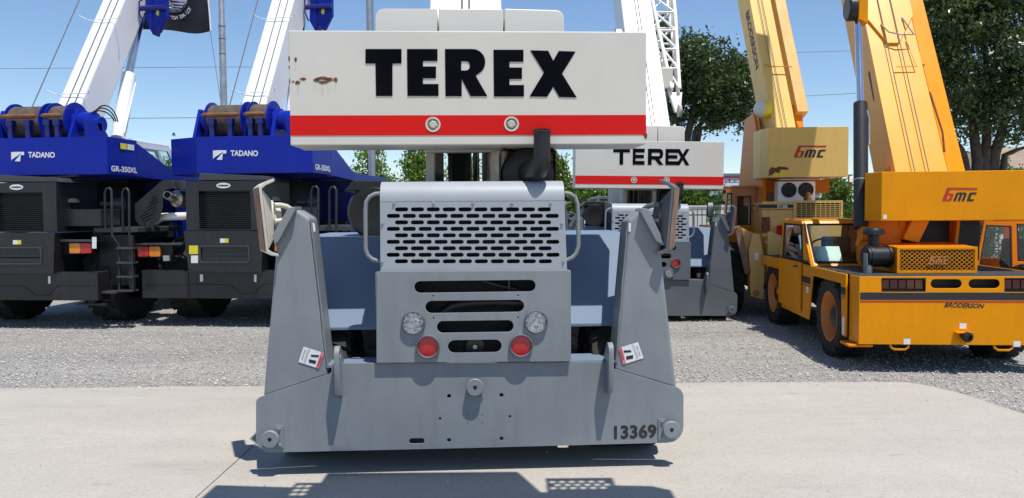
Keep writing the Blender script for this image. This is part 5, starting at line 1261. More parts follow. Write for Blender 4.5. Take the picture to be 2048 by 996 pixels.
    MB().tube([c0 + (c1 - c0) * 0.62 + Vector((0.09, -0.03, 0)), c0 + (c1 - c0) * 0.86 + Vector((0.09, -0.03, 0)), c0 + (c1 - c0) * 0.93 + Vector((0.05, -0.06, 0))], 0.012, 6).build('cylinder_pipe', 'galv', t, 50)
    m = MB(); k = B(1712, 20, 2.02); m.lathe(k + Vector((-0.12, 0, 0.02)), (1, 0, 0), [(0.14, 0), (0.16, 0.02), (0.16, 0.10), (0.12, 0.12)], 24); m.build('cylinder_pivot', 'black_plastic', t, 40)
    MB().prism([k + Vector((0.0, -0.1, -0.14)), k + Vector((0.12, -0.1, -0.2)), k + Vector((0.12, -0.1, 0.2)), k + Vector((0.0, -0.1, 0.2))], (0, 0.2, 0)).build('pivot_bracket', O, t, bevel=0.01)

t6 = thing('carry_deck_crane', 'bright orange low crane at the right with a sheet of paper in its cab', 'crane', F6.loc, F6.yaw, 0, 'orange carry deck cranes')
carry_deck(t6)

# ------------------------------------------------------------------ third orange machine, mostly hidden at the right edge
F7 = Frame((8.35, 11.6, 0), -4.0)
t7 = thing('carry_deck_crane', 'orange crane cab with steering wheel at the right edge behind the bright orange crane', 'crane', F7.loc, F7.yaw, 0, 'orange carry deck cranes')
def half_hidden(t):
    D = F7.L
    O = 'orange_deep'
    x0, x1 = D(1955, 500, 0).x, D(2110, 500, 0).x
    zr, zd = D(1990, 442, 0.4).z, D(1990, 545, 0.2).z
    MB().box(-1.2, 1.7, -1.2, 4.0, 0.45, zd - 0.08).build('chassis', O, t, bevel=0.02)
    side = [(x0 - 0.06, zd - 0.06), (x0 + 0.10, zr + 0.06), (x1, zr + 0.06), (x1, zd - 0.06)]
    w1 = [(D(a, b, 0).x, D(a, b, 0).z) for a, b in [(1957, 533), (2024, 541), (2022, 452), (1971, 450)]]
    w2 = [(D(a, b, 0).x, D(a, b, 0).z) for a, b in [(2034, 522), (2090, 524), (2090, 449), (2032, 448)]]
    plate('cab_side', [side, w1, w2], 0.03, xz(0), O, t, 0.006)
    plate('cab_side', [side, w1, w2], 0.03, xz(1.1), O, t, 0.006)
    for wn_ in (w1, w2):
        m = MB()
        for k in range(4):
            a, b = wn_[k], wn_[(k + 1) % 4]; m.beam((a[0], 0, a[1]), (b[0], 0, b[1]), 0.04, 0.025, up=(0, 1, 0))
        f = m.build('cab_window', 'black_plastic', t); flat('pane', [(a, 0.0, b) for a, b in wn_], 'cab_glass', f)
    MB().box(x0 + 0.2, x1, -0.02, 1.12, zr + 0.002, zr + 0.05).build('cab_roof', O, t, bevel=0.02)
    m = MB(); c = D(2016, 515, 0.5)
    m.tube([c + Vector((0.04 * math.sin(a), 0.2 * math.cos(a), 0.2 * math.sin(a))) for a in [i * math.pi / 10 for i in range(21)]], 0.016, 6); m.tube([c + Vector((0, 0.2, 0)), c + Vector((0, -0.2, 0))], 0.01, 6); m.tube([c, c + Vector((-0.2, 0, -0.3))], 0.02, 6); m.build('steering_wheel', 'seat_dark', t, 50)
    MB().box(x0 + 0.75, x0 + 1.1, 0.3, 0.8, zd, zd + 0.5).build('seat', 'seat_dark', t, bevel=0.04)
    p, q = D(1858, 500, -0.3), D(1955, 470, -0.3)
    fr = plate('engine_screen', [[(p.x, p.z), (q.x, p.z - 0.05), (q.x, q.z), (p.x, q.z + 0.08)], [(p.x + 0.03, p.z + 0.02), (q.x - 0.03, p.z - 0.02), (q.x - 0.03, q.z - 0.03), (p.x + 0.03, q.z + 0.04)]], 0.02, xz(-0.3), O, t)
    diamond_mesh(fr, p.x + 0.02, q.x - 0.02, p.z, q.z + 0.02, -0.3, 10, 4, O)
    MB().box(p.x, q.x, -0.28, 0.9, p.z - 0.05, q.z + 0.04).build('engine_cover', 'tan_brown', t, bevel=0.01)
    for s in (-0.9, 1.4):
        for yy in (-0.6, 3.0): tyre(t, (s, yy, 0.475), 0.485, 0.34, 0.30, 'orange_rim', lugs=18, out=-1)
half_hidden(t7)

# ------------------------------------------------------------------ faded tan crane behind
F5 = Frame((4.48, 12.6, 0), -4.0)
t5 = thing('yard_crane', 'faded tan crane with white twin fan unit under its counterweight', 'crane', F5.loc, F5.yaw, 0)
def tan_crane(t):
    D = F5.L
    TP = 'tan_paint'
    d2 = lambda a, b, y: (lambda p: (p.x, p.z))(D(a, b, y))
    # counterweight
    yc = 0.3
    x0, x1 = D(1537, 300, yc).x, D(1697, 300, yc).x; zt, zb = D(1615, 254, yc).z, D(1615, 354, yc).z
    cw = MB().prism([(x0 - 0.06, yc + 0.32, zb), (x0, yc, zb), (x1, yc, zb), (x1, yc + 0.8, zb), (x0 - 0.06, yc + 0.8, zb)], (0, 0, zt - zb)).build('counterweight', 'tan_light', t, bevel=0.006)
    e = yc - 0.003
    pb, pr, pt = D(1587, 315, e), D(1652, 315, e), D(1587, 291, e)
    bmc_logo(cw, pb, pr - pb, Vector((0, 0, pt.z - pb.z)))
    rr_ = random.Random(9)
    flat('rust_patch', [D(a, b, e) for a, b in [(1537, 352), (1538, 340), (1543, 334), (1552, 336), (1556, 333), (1572, 334), (1578, 337), (1575, 340), (1562, 339), (1558, 347), (1550, 344), (1544, 350)]], 'rust', cw)
    flat('worn_paint', [D(a, b, e) for a, b in [(1550, 352), (1553, 345), (1558, 348), (1563, 340), (1574, 341), (1578, 346), (1572, 350), (1564, 349)]], 'decal_yellow', cw)
    # engine house: louvred face and flank
    ye = 0.0
    a, b = D(1593, 436, ye), D(1686, 403, ye); hz0 = 0.9
    MB().box(D(1520, 420, ye + 0.6).x, b.x, ye + 0.03, ye + 1.7, hz0, b.z).build('engine_house', TP, t, bevel=0.01)
    fr = plate('louvre_frame', [[(a.x - 0.05, hz0), (b.x, hz0), (b.x, b.z + 0.02), (a.x - 0.05, b.z + 0.02)], [(a.x, a.z), (b.x - 0.03, a.z), (b.x - 0.03, b.z - 0.02), (a.x, b.z - 0.02)]], 0.02, xz(ye + 0.01), TP, t)
    MB().box(a.x, b.x - 0.03, ye + 0.024, ye + 0.028, a.z, b.z - 0.02).build('screen_back', 'engine_dark', fr)
    z = a.z + 0.006
    while z < b.z - 0.025:
        MB().box(a.x, b.x - 0.03, ye + 0.002, ye + 0.02, z, z + 0.010).build('louvre', 'tan_light', fr); z += 0.033
    k = a.x + 0.07
    while k < b.x - 0.05:
        MB().box(k, k + 0.008, ye - 0.006, ye + 0.0015, a.z, b.z - 0.02).build('guard_bar', 'tan_light', fr); k += 0.075
    xh = a.x - 0.055
    MB().box(D(1517, 420, ye + 0.25).x, xh, ye + 0.03 - 0.02, ye + 0.029, D(1550, 472, ye).z, b.z + 0.01).build('side_door', TP, t, bevel=0.004)
    for pts, mt, nm in [([(1517, 416), (1590, 415.5), (1590, 409), (1517, 409)], 'decal_black', 'black_band'), ([(1517, 420), (1590, 420), (1590, 418.5), (1517, 418.5)], 'red_line', 'red_band'), ([(1523, 466), (1540, 466), (1540, 434), (1523, 434)], 'rust', 'vent_patch'), ([(1529, 486), (1534, 486), (1534, 482), (1529, 482)], 'decal_pink', 'small_label')]:
        flat(nm, [D(a_, b_, ye + 0.003) for a_, b_ in pts], mt, t)
    fit_text('model_name', 'RT-300', 'decal_white', t, D(1555, 416, ye + 0.001), D(1575, 416, ye + 0.001), D(1555, 409.5, ye + 0.001), bold=0.03)
    c = D(1563, 460, -0.06)
    tl = plate('tail_lamp', [rrect(c.x - 0.075, c.x + 0.075, c.z - 0.078, c.z + 0.078, 0.03)], 0.07, xz(-0.05), 'red_lens', t, 0.01)
    c = D(1508, 417, 0.1); MB().lathe(c, (-0.3, -1, 0), [(0.05, -0.2), (0.06, 0), (0.05, 0), (0.05, -0.1)], 18, close=False).build('tail_pipe', 'black_steel', t, 40)
    # lower body
    m = MB(); m.box(D(1512, 500, 0.1).x, b.x + 0.1, 0.1, 4.6, 0.55, hz0 - 0.002); m.build('carrier_body', TP, t, bevel=0.01)
    flat('grip_strip', [(-0.75, 0.12, hz0 + 0.003), (0.9, 0.12, hz0 + 0.003), (0.9, 0.02, hz0 + 0.003), (-0.75, 0.02, hz0 + 0.003)], 'grip_deck', t)
    # twin fan unit
    p0, p1 = D(1556, 403, 0.5), D(1631, 362, 0.5)
    un = MB().box(p0.x, p1.x, 0.5, 0.75, p0.z - 0.03, p1.z).build('fan_unit', 'white_boom', t, bevel=0.012)
    for fx in (1578, 1612):
        c = D(fx, 380, 0.49)
        MB().lathe((c.x, 0.498, c.z), (0, -1, 0), [(0.125, 0), (0.125, 0.012), (0.11, 0.014), (0.108, 0.004), (0.03, 0.004), (0.03, 0.012), (0.002, 0.013)], 28).build('fan', 'engine_dark', un, 35)
        m = MB()
        for k in range(7):
            a_ = k * 2 * math.pi / 7; m.prism([(c.x + 0.03 * math.cos(a_), 0.488, c.z + 0.03 * math.sin(a_)), (c.x + 0.105 * math.cos(a_ + 0.15), 0.488, c.z + 0.105 * math.sin(a_ + 0.15)), (c.x + 0.105 * math.cos(a_ + 0.6), 0.483, c.z + 0.105 * math.sin(a_ + 0.6))], (0, -0.003, 0))
        m.build('fan_blade', 'black_plastic', un)
    c = D(1615, 396, 0.3); MB().lathe((c.x, 0.3, c.z - 0.08), (0, 0, 1), [(0.06, 0), (0.065, 0.08), (0.05, 0.11), (0.055, 0.15), (0.02, 0.17)], 18).build('beacon', 'rust', t, 40)
    # turret cheeks
    for xa in (D(1522, 380, 0.9).x, D(1545, 380, 1.0).x):
        MB().prism([(xa, 0.75, hz0 + 0.9), (xa, 2.8, hz0 + 0.9), (xa, 2.2, zt + 0.35), (xa, 1.5, zt + 0.4), (xa, 0.8, zb + 0.1)], (0.06, 0, 0)).build('turret_plate', 'orange_deep', t, bevel=0.01)
    MB().box(x0 + 0.05, x1 - 0.1, 0.9, 1.3, zb - 0.25, zb - 0.02).build('turret_frame', 'orange_deep', t)
    # operator's cab at the far left
    cy = 1.1
    cx0, cx1 = D(1417, 420, cy).x, D(1512, 420, cy).x; cz0, cz1 = D(1460, 452, cy).z, D(1460, 377, cy).z
    xm = D(1468, 420, cy).x
    w1 = [(D(a_, b_, cy).x, D(a_, b_, cy).z) for a_, b_ in [(1451, 427), (1464, 427), (1464, 386), (1454, 386)]]
    wb = [(D(a_, b_, cy).x, D(a_, b_, cy).z) for a_, b_ in [(1474, 450), (1502, 450), (1502, 392), (1474, 392)]]
    lft = [(D(1447, 452, cy).x, cz0), (cx1, cz0), (cx1, cz1), (D(1452, 377, cy).x, cz1)]
    plate('cab_back', [lft, w1, wb], 0.03, xz(cy), 'tan_brown', t, 0.006)
    for w_ in (w1, wb):
        m = MB()
        for k in range(4): m.beam((w_[k][0], cy, w_[k][1]), (w_[(k + 1) % 4][0], cy, w_[(k + 1) % 4][1]), 0.045, 0.02, up=(0, 1, 0))
        f = m.build('cab_window', 'black_plastic', t); flat('pane', [(a_, cy, b_) for a_, b_ in w_], 'cab_glass', f)
    MB().box(lft[3][0], cx1, cy - 0.02, cy + 1.4, cz1 + 0.002, cz1 + 0.05).build('cab_roof', 'tan_brown', t, bevel=0.015)
    plate('cab_front', [[(lft[0][0], cz0), (cx1, cz0), (cx1, cz1), (lft[0][0], cz1)], [(lft[0][0] + 0.05, cz0 + 0.06), (cx1 - 0.05, cz0 + 0.06), (cx1 - 0.05, cz1 - 0.06), (lft[0][0] + 0.05, cz1 - 0.06)]], 0.03, xz(cy + 1.35), 'tan_brown', t)
    flat('side_window', [(lft[0][0] - 0.06, cy + 0.05, cz0 + 0.05), (lft[0][0] - 0.06, cy + 1.3, cz0 + 0.05), (lft[0][0], cy + 1.3, cz1 - 0.02), (lft[0][0], cy + 0.05, cz1 - 0.02)], 'tint_glass', t)
    m = MB(); xs = D(1485, 420, cy).x; m.box(xs - 0.16, xs + 0.14, cy + 0.15, cy + 0.28, cz0 - 0.1, cz1 - 0.3); m.box(xs - 0.08, xs + 0.06, cy + 0.15, cy + 0.25, cz1 - 0.3, cz1 - 0.12); m.build('seat', 'seat_dark', t, bevel=0.03)
    c = D(1421, 419, cy - 0.3)
    mr = MB().box(c.x - 0.055, c.x + 0.055, c.y, c.y + 0.04, c.z - 0.13, c.z + 0.13).build('mirror', 'black_plastic', t, bevel=0.015)
    MB().box(c.x - 0.042, c.x + 0.042, c.y - 0.003, c.y - 0.001, c.z - 0.115, c.z + 0.115).build('mirror_glass', 'chrome', mr)
    MB().tube([c + Vector((0, 0.05, 0.12)), D(1435, 405, cy), D(1450, 405, cy + 0.1)], 0.014, 6).build('mirror_arm', 'black_steel', t, 50)
    MB().box(cx0 + 0.1, cx1 + 0.4, cy - 0.1, cy + 1.6, 0.95, cz0 - 0.002).build('cab_base', 'orange_deep', t, bevel=0.01)
    # outrigger arm and worn float at the left rear
    m = MB(); m.prism([D(a_, b_, 0.0) for a_, b_ in [(1502, 592), (1527, 600), (1530, 520), (1520, 468), (1505, 466), (1497, 500)]], (0, 0.22, 0)); m.build('outrigger_leg', TP, t, bevel=0.012)
    MB().lathe(D(1511, 586, -0.005), (0, -1, 0), [(0.05, 0), (0.05, 0.02), (0.03, 0.025)], 16).build('outrigger_pin', 'tan_brown', t, 40)
    m = MB(); m.prism([D(a_, b_, -0.05) for a_, b_ in [(1468, 455), (1480, 452), (1502, 545), (1490, 548)]], (0.06, 0.35, 0.0)); m.build('outrigger_float', 'rust_face', t, bevel=0.01)
    m = MB(); m.prism([D(a_, b_, 0.1) for a_, b_ in [(1482, 455), (1515, 470), (1520, 510), (1500, 545)]], (0, 0.2, 0)); m.build('float_bracket', TP, t, bevel=0.01)
    m = MB(); m.prism([D(a_, b_, -0.08) for a_, b_ in [(1536, 560), (1552, 600), (1562, 596), (1562, 470), (1536, 462)]], (0, 0.2, 0)); m.build('outrigger_box', TP, t, bevel=0.01)
    for pts in ([(1509, 505), (1517, 505), (1517, 520), (1509, 520)],): flat('white_label', [D(a_, b_, -0.006) for a_, b_ in pts], 'decal_white', t)
    for s in (-0.86, 0.95):
        for yy in (0.75, 4.0): tyre(t, (s, yy, 0.60), 0.61, 0.42, 0.32, 'orange_rim', lugs=18, out=-1)
    MB().box(-0.5, 0.5, 0.2, 4.6, 0.45, 0.85).build('chassis', 'black_steel', t)
    # boom, jib and rope drum cap
    th = R(66); dv = Vector((0, math.cos(th), math.sin(th))); nv = Vector((0, -math.sin(th), math.cos(th)))
    base = Vector((D(1565, 254, 1.0).x, 1.2, zt - 0.05)); w, h = 0.40, 0.50
    # the boom is slewed a little to the left
    sl = Matrix.Rotation(R(9), 3, 'Z'); dv = sl @ dv; nv = sl @ nv; xv = sl @ Vector((1, 0, 0))
    bo = MB().beam(base - dv * 0.3, base + dv * 6.5, w, h, nv).build('boom_section', 'tan_light', t, bevel=0.006)
    q0 = base - xv * (w / 2 + 0.003)
    fit_text('boom_name', 'BRODERSON', 'decal_black', bo, q0 + dv * 2.6 - nv * 0.02, q0 + dv * 1.35 - nv * 0.02, q0 + dv * 2.6 + nv * 0.14, bold=0.03)
    for u in (-0.05, 0.02):
        MB().tube([base + xv * u + nv * (h / 2 + 0.03), base + xv * u + nv * (h / 2 + 0.03) + dv * 6], 0.006, 6).build('hoist_rope', 'cable', t)
    jb = MB().beam(base + xv * 0.40 + dv * 0.35 + nv * 0.12, base + xv * 0.40 + dv * 6.0 + nv * 0.12, 0.20, 0.22, nv).build('jib_beam', 'tan_paint', t, bevel=0.006)
    MB().prism([base + xv * 0.24 + nv * 0.0 + dv * 0.55, base + xv * 0.44 + nv * 0.0 + dv * 0.55, base + xv * 0.42 + dv * 0.12, base + xv * 0.32 + dv * 0.05], nv * 0.12).build('jib_tip', 'orange_deep', t, bevel=0.01)
    m = MB(); m.tube([base - xv * 0.16 + nv * 0.27 + dv * 1.3, base - xv * 0.1 + nv * 0.34 + dv * 1.2, base + xv * 0.30 + nv * 0.34 + dv * 1.2], 0.010, 6); m.build('rope_guide', 'tan_brown', t, 50)
    c = D(1522, 218, 1.15)
    dm = MB().lathe(c + Vector((0.02, 0, 0)), (-1, -0.35, 0), [(0.10, -0.12), (0.155, -0.10), (0.155, 0.02)], 28).build('rope_drum', 'decal_yellow', t, 40)
    MB().lathe(c + Vector((0.02, 0, 0)), (-1, -0.35, 0), [(0.15, 0.021), (0.15, 0.04), (0.11, 0.10), (0.05, 0.13), (0.005, 0.135)], 28).build('drum_cap', 'cream_paint', dm, 50)
tan_crane(t5)

# ------------------------------------------------------------------ trees, poles, fence and far buildings
def foliage(name, blobs, n, size, mat, parent, seed=1, clump=0.35, droop=0.0, per=60):
    """leaf-sized quads in clumps spread through ellipsoids (centre, radii)"""
    r_ = np.random.RandomState(seed)
    vol = np.array([b[1][0] * b[1][1] * b[1][2] for b in blobs]); vol = vol / vol.sum()
    nc = max(1, n // per)
    which = r_.choice(len(blobs), nc, p=vol)
    d = r_.normal(size=(nc, 3)); d /= np.linalg.norm(d, axis=1)[:, None]
    rad = r_.uniform(0.25, 1.0, nc) ** 0.5
    rad *= 1 + 0.12 * r_.normal(size=nc)
    cen = np.array([blobs[w][0] for w in which]) + d * rad[:, None] * np.array([blobs[w][1] for w in which])
    csz = clump * r_.uniform(0.5, 1.3, nc)
    idx = np.repeat(np.arange(nc), per); m = len(idx)
    p = cen[idx] + r_.normal(size=(m, 3)) * csz[idx][:, None] * np.array([1, 1, 0.75])
    a = r_.normal(size=(m, 3)); a /= np.linalg.norm(a, axis=1)[:, None]; a[:, 2] -= droop
    b = np.cross(a, r_.normal(size=(m, 3))); b /= np.linalg.norm(b, axis=1)[:, None]
    s = size * r_.uniform(0.6, 1.3, m)[:, None]
    v = np.stack([p - a * s, p - b * s * 0.45, p + a * s, p + b * s * 0.45], 1).reshape(-1, 3)
    f = np.arange(m * 4).reshape(-1, 4)
    me = bpy.data.meshes.new(name); me.from_pydata(v.tolist(), [], f.tolist())
    tone = np.clip(r_.uniform(0, 1, nc)[idx] * 0.5 + r_.uniform(0, 0.5, m), 0, 1)
    at_ = me.attributes.new('leaf', 'FLOAT', 'FACE'); at_.data.foreach_set('value', tone)
    return link(name, me, mat, parent)

def limb_tree(name, label, base, trunk_r, limbs, blobs, n, size, mat, seed, group, clump=0.4, droop=0.0, per=60):
    t = thing(name, label, 'tree', base, 0, 0, group)
    m = MB(); rr_ = random.Random(seed)
    for k, (pts, r0) in enumerate(limbs):
        P = [Vector(p) for p in pts]
        out = []; rad = []
        for i in range(len(P) - 1):
            for j in range(4):
                f = j / 4; q = P[i].lerp(P[i + 1], f); q += Vector((rr_.uniform(-1, 1), rr_.uniform(-1, 1), 0)) * 0.03 * (1 if i or j else 0); out.append(q)
        out.append(P[-1]); rad = [r0 * (1 - 0.75 * i / (len(out) - 1)) for i in range(len(out))]
        m.tube(out, r0, 8, radii=rad)
    m.build('trunk', 'bark', t, 50)
    foliage('crown', blobs, n, size, mat, t, seed, clump, droop, per)
    return t

GT = 'trees behind the cranes'
# big live oak at the right
b = at(1965, 420, 24); b.z = 0
def rel(px, py, Y, base): p = at(px, py, Y); return (p.x - base.x, p.y - base.y, p.z)
k = b
limb_tree('oak_tree', 'large dark oak with several trunks at the right edge', b, 0.3,
          [([(0, 0, 0), rel(1985, 330, 24, k), rel(2010, 230, 24, k), rel(2030, 120, 24, k)], 0.24), ([(0, 0, 0.3), rel(1955, 320, 24, k), rel(1940, 200, 24, k), rel(1900, 80, 24, k)], 0.22), ([(0, 0, 0.3), rel(1970, 310, 24, k), rel(1975, 180, 24, k), rel(1970, 60, 24, k)], 0.2), ([(-0.1, 0, 0.6), rel(1930, 310, 24, k), rel(1890, 260, 24, k), rel(1850, 240, 24, k)], 0.14), ([(0.1, 0, 0.5), rel(2010, 310, 24, k), rel(2060, 290, 24, k)], 0.14), ([(-0.1, 0, 1.6), rel(1860, 265, 23.5, k), rel(1790, 245, 23.5, k), rel(1745, 262, 23.5, k)], 0.08)],
          [(rel(1960, 110, 24, k), (2.6, 2.6, 2.0)), (rel(2040, 60, 24, k), (2.4, 2.4, 2.4)), (rel(1900, 40, 24, k), (1.9, 2.2, 2.0)), (rel(1880, 200, 24, k), (1.1, 1.6, 1.2)), (rel(2060, 200, 24, k), (1.6, 2.0, 1.3)), (rel(1970, -80, 24, k), (3.0, 3.0, 1.8)), (rel(1790, 255, 23.5, k), (0.75, 0.7, 0.35)), (rel(1760, 190, 24, k), (0.35, 0.5, 0.3)), (rel(1990, 240, 24, k), (1.5, 1.6, 0.6)), (rel(1890, 268, 24, k), (0.7, 1.0, 0.4)), (rel(2070, 262, 24, k), (1.0, 1.2, 0.5))],
          50000, 0.08, 'oak_leaf', 21, GT, 0.26)
# oak behind the lattice jib
b = at(1375, 420, 30); b.z = 0; k = b
limb_tree('oak_tree', 'broad dark oak behind the white lattice jib', b, 0.3,
          [([(0, 0, 0), rel(1370, 300, 30, k), rel(1390, 200, 30, k), rel(1420, 110, 30, k)], 0.22), ([(0, 0, 1.5), rel(1355, 268, 30, k), rel(1345, 200, 30, k), rel(1350, 120, 30, k)], 0.18), ([(0.1, 0, 2.2), rel(1400, 258, 30, k), rel(1450, 250, 30, k), rel(1500, 235, 30, k)], 0.12), ([(0, 0, 2.4), rel(1390, 262, 30, k), rel(1440, 200, 30, k), rel(1470, 150, 30, k)], 0.12)],
          [(rel(1385, 130, 30, k), (1.1, 1.6, 1.15)), (rel(1430, 165, 30, k), (1.5, 1.8, 1.2)), (rel(1475, 195, 30, k), (0.95, 1.2, 0.95)), (rel(1350, 190, 30, k), (0.8, 1.2, 1.1)), (rel(1320, 130, 30, k), (0.7, 1.0, 1.9)), (rel(1440, 235, 30, k), (1.3, 1.4, 0.4)), (rel(1490, 150, 30, k), (0.5, 0.8, 0.5)), (rel(1300, 70, 30, k), (0.5, 0.8, 0.9))],
          30000, 0.085, 'oak_leaf', 33, GT, 0.22)
def cypress(px, top, Y, wpx, label, seed, n=15000, mat='cypress_leaf'):
    b = at(px, 420, Y); b.z = 0; zt = at(px, top, Y).z; w = wpx * Y / FPX / 2
    bl = [((0, 0, zt * f), (w * (1.05 - f * 0.85), w * (1.05 - f * 0.85), zt * 0.11)) for f in (0.2, 0.3, 0.4, 0.5, 0.6, 0.7, 0.8, 0.9)]
    limb_tree('cypress_tree', label, b, 0.1, [([(0, 0, 0), (0, 0, zt * 0.5), (0, 0, zt * 0.95)], 0.09)], bl, n, 0.075, mat, seed, GT, 0.16, 0.1, 40)
cypress(738, 270, 28, 190, 'light green conical tree right behind the thin grey pole', 41)
cypress(838, 258, 30, 140, 'light green conical tree against the cream frame plate of the stencilled crane', 42)
cypress(925, 285, 33, 150, 'light green tree seen through the frame under the cream counterweight', 44)
cypress(668, 312, 30, 130, 'low light green tree beside the blue crane with model lettering', 43, 10000)
def shrub(px, top, Y, wpx, label, seed, n=6000, mat='shrub_leaf', cat='tree', name='leafy_tree', low=0.0, leaf=0.075):
    b = at(px, 420, Y); b.z = 0; zt = at(px, top, Y).z; w = wpx * Y / FPX / 2; r_ = random.Random(seed)
    bl = []
    for q in range(7):
        f = r_.uniform(0.35, 0.82); bl.append(((r_.uniform(-0.6, 0.6) * w, r_.uniform(-0.4, 0.4) * w, zt * f), (w * 0.45, w * 0.45, zt * 0.17)))
    bl.append(((0, 0, zt * 0.35 + low), (w * 0.9, w * 0.7, zt * 0.3)))
    t = limb_tree(name, label, b, 0.1, [([(0, 0, 0), (0.1, 0, zt * 0.4), (-0.1, 0, zt * 0.8)], 0.09), ([(0, 0, zt * 0.2), (w * 0.4, 0, zt * 0.6)], 0.05), ([(0, 0, zt * 0.2), (-w * 0.4, 0, zt * 0.6)], 0.05)], bl, n, leaf, mat, seed, GT, 0.2, 0, 40)
    t['category'] = cat
shrub(362, 300, 32, 110, 'bushy green tree between the two blue cranes', 51, 10000)
shrub(1130, 292, 26, 95, 'dense green tree between the muffler and the farther cream counterweight', 52, 14000)
shrub(1205, 345, 25, 120, 'dark green bush under the farther cream counterweight', 53, 13000)
shrub(1385, 350, 29, 150, 'bright green bush behind the black fence and pale wall', 54, 13000)
shrub(1506, 335, 36, 70, 'small bright green tree in front of the grey building', 55, 8000)
shrub(1668, 346, 32, 110, 'leafy bright green tree between the tan and the orange crane', 56, 16000)
shrub(2030, 318, 30, 110, 'green bush below the large oak at the right edge', 58, 5000)
shrub(1925, 432, 22, 130, 'dark hedge behind the black fence at the right', 59, 6000, 'oak_leaf', 'hedge', 'hedge')

# flagpole with flag, second pole
p = at(450, 300, 16.0)
fp = thing('flagpole', 'galvanised flagpole left of the right blue crane with rope', 'pole', (p.x, 16.0, 0))
ptop = 11.0
MB().lathe((0, 0, 0), (0, 0, 1), [(0.075, 0), (0.072, 2.5), (0.066, 5.6), (0.058, 5.62), (0.05, ptop)], 20).build('shaft', 'galv', fp, 40)
for z in (5.0, 5.3, 5.55): MB().lathe((0, 0, z), (0, 0, 1), [(0.071, 0), (0.072, 0.006), (0.071, 0.012)], 20).build('joint_band', 'grey_dark', fp, 40)
a0, a1 = at(443, 213, 16) - Vector((p.x, 16, 0)), at(420, 60, 16) - Vector((p.x, 16, 0))
MB().tube([(0.0, -0.08, 1.3), a0, a1, (-0.30, 0, 6.9), (-0.05, 0, ptop - 0.1)], 0.005, 5).build('halyard', 'cable', fp)
p2 = at(744, 350, 17.0)
pl = thing('steel_pole', 'plain galvanised pole rising behind the cream counterweight', 'pole', (p2.x, 17.0, 0))
MB().lathe((0, 0, 0), (0, 0, 1), [(0.075, 0), (0.072, 3), (0.06, 11)], 20).build('shaft', 'galv', pl, 40)
MB().tube([(0.085, -0.02, 0.8), (0.085, -0.02, 10.8)], 0.007, 6).build('halyard', 'cable', pl)

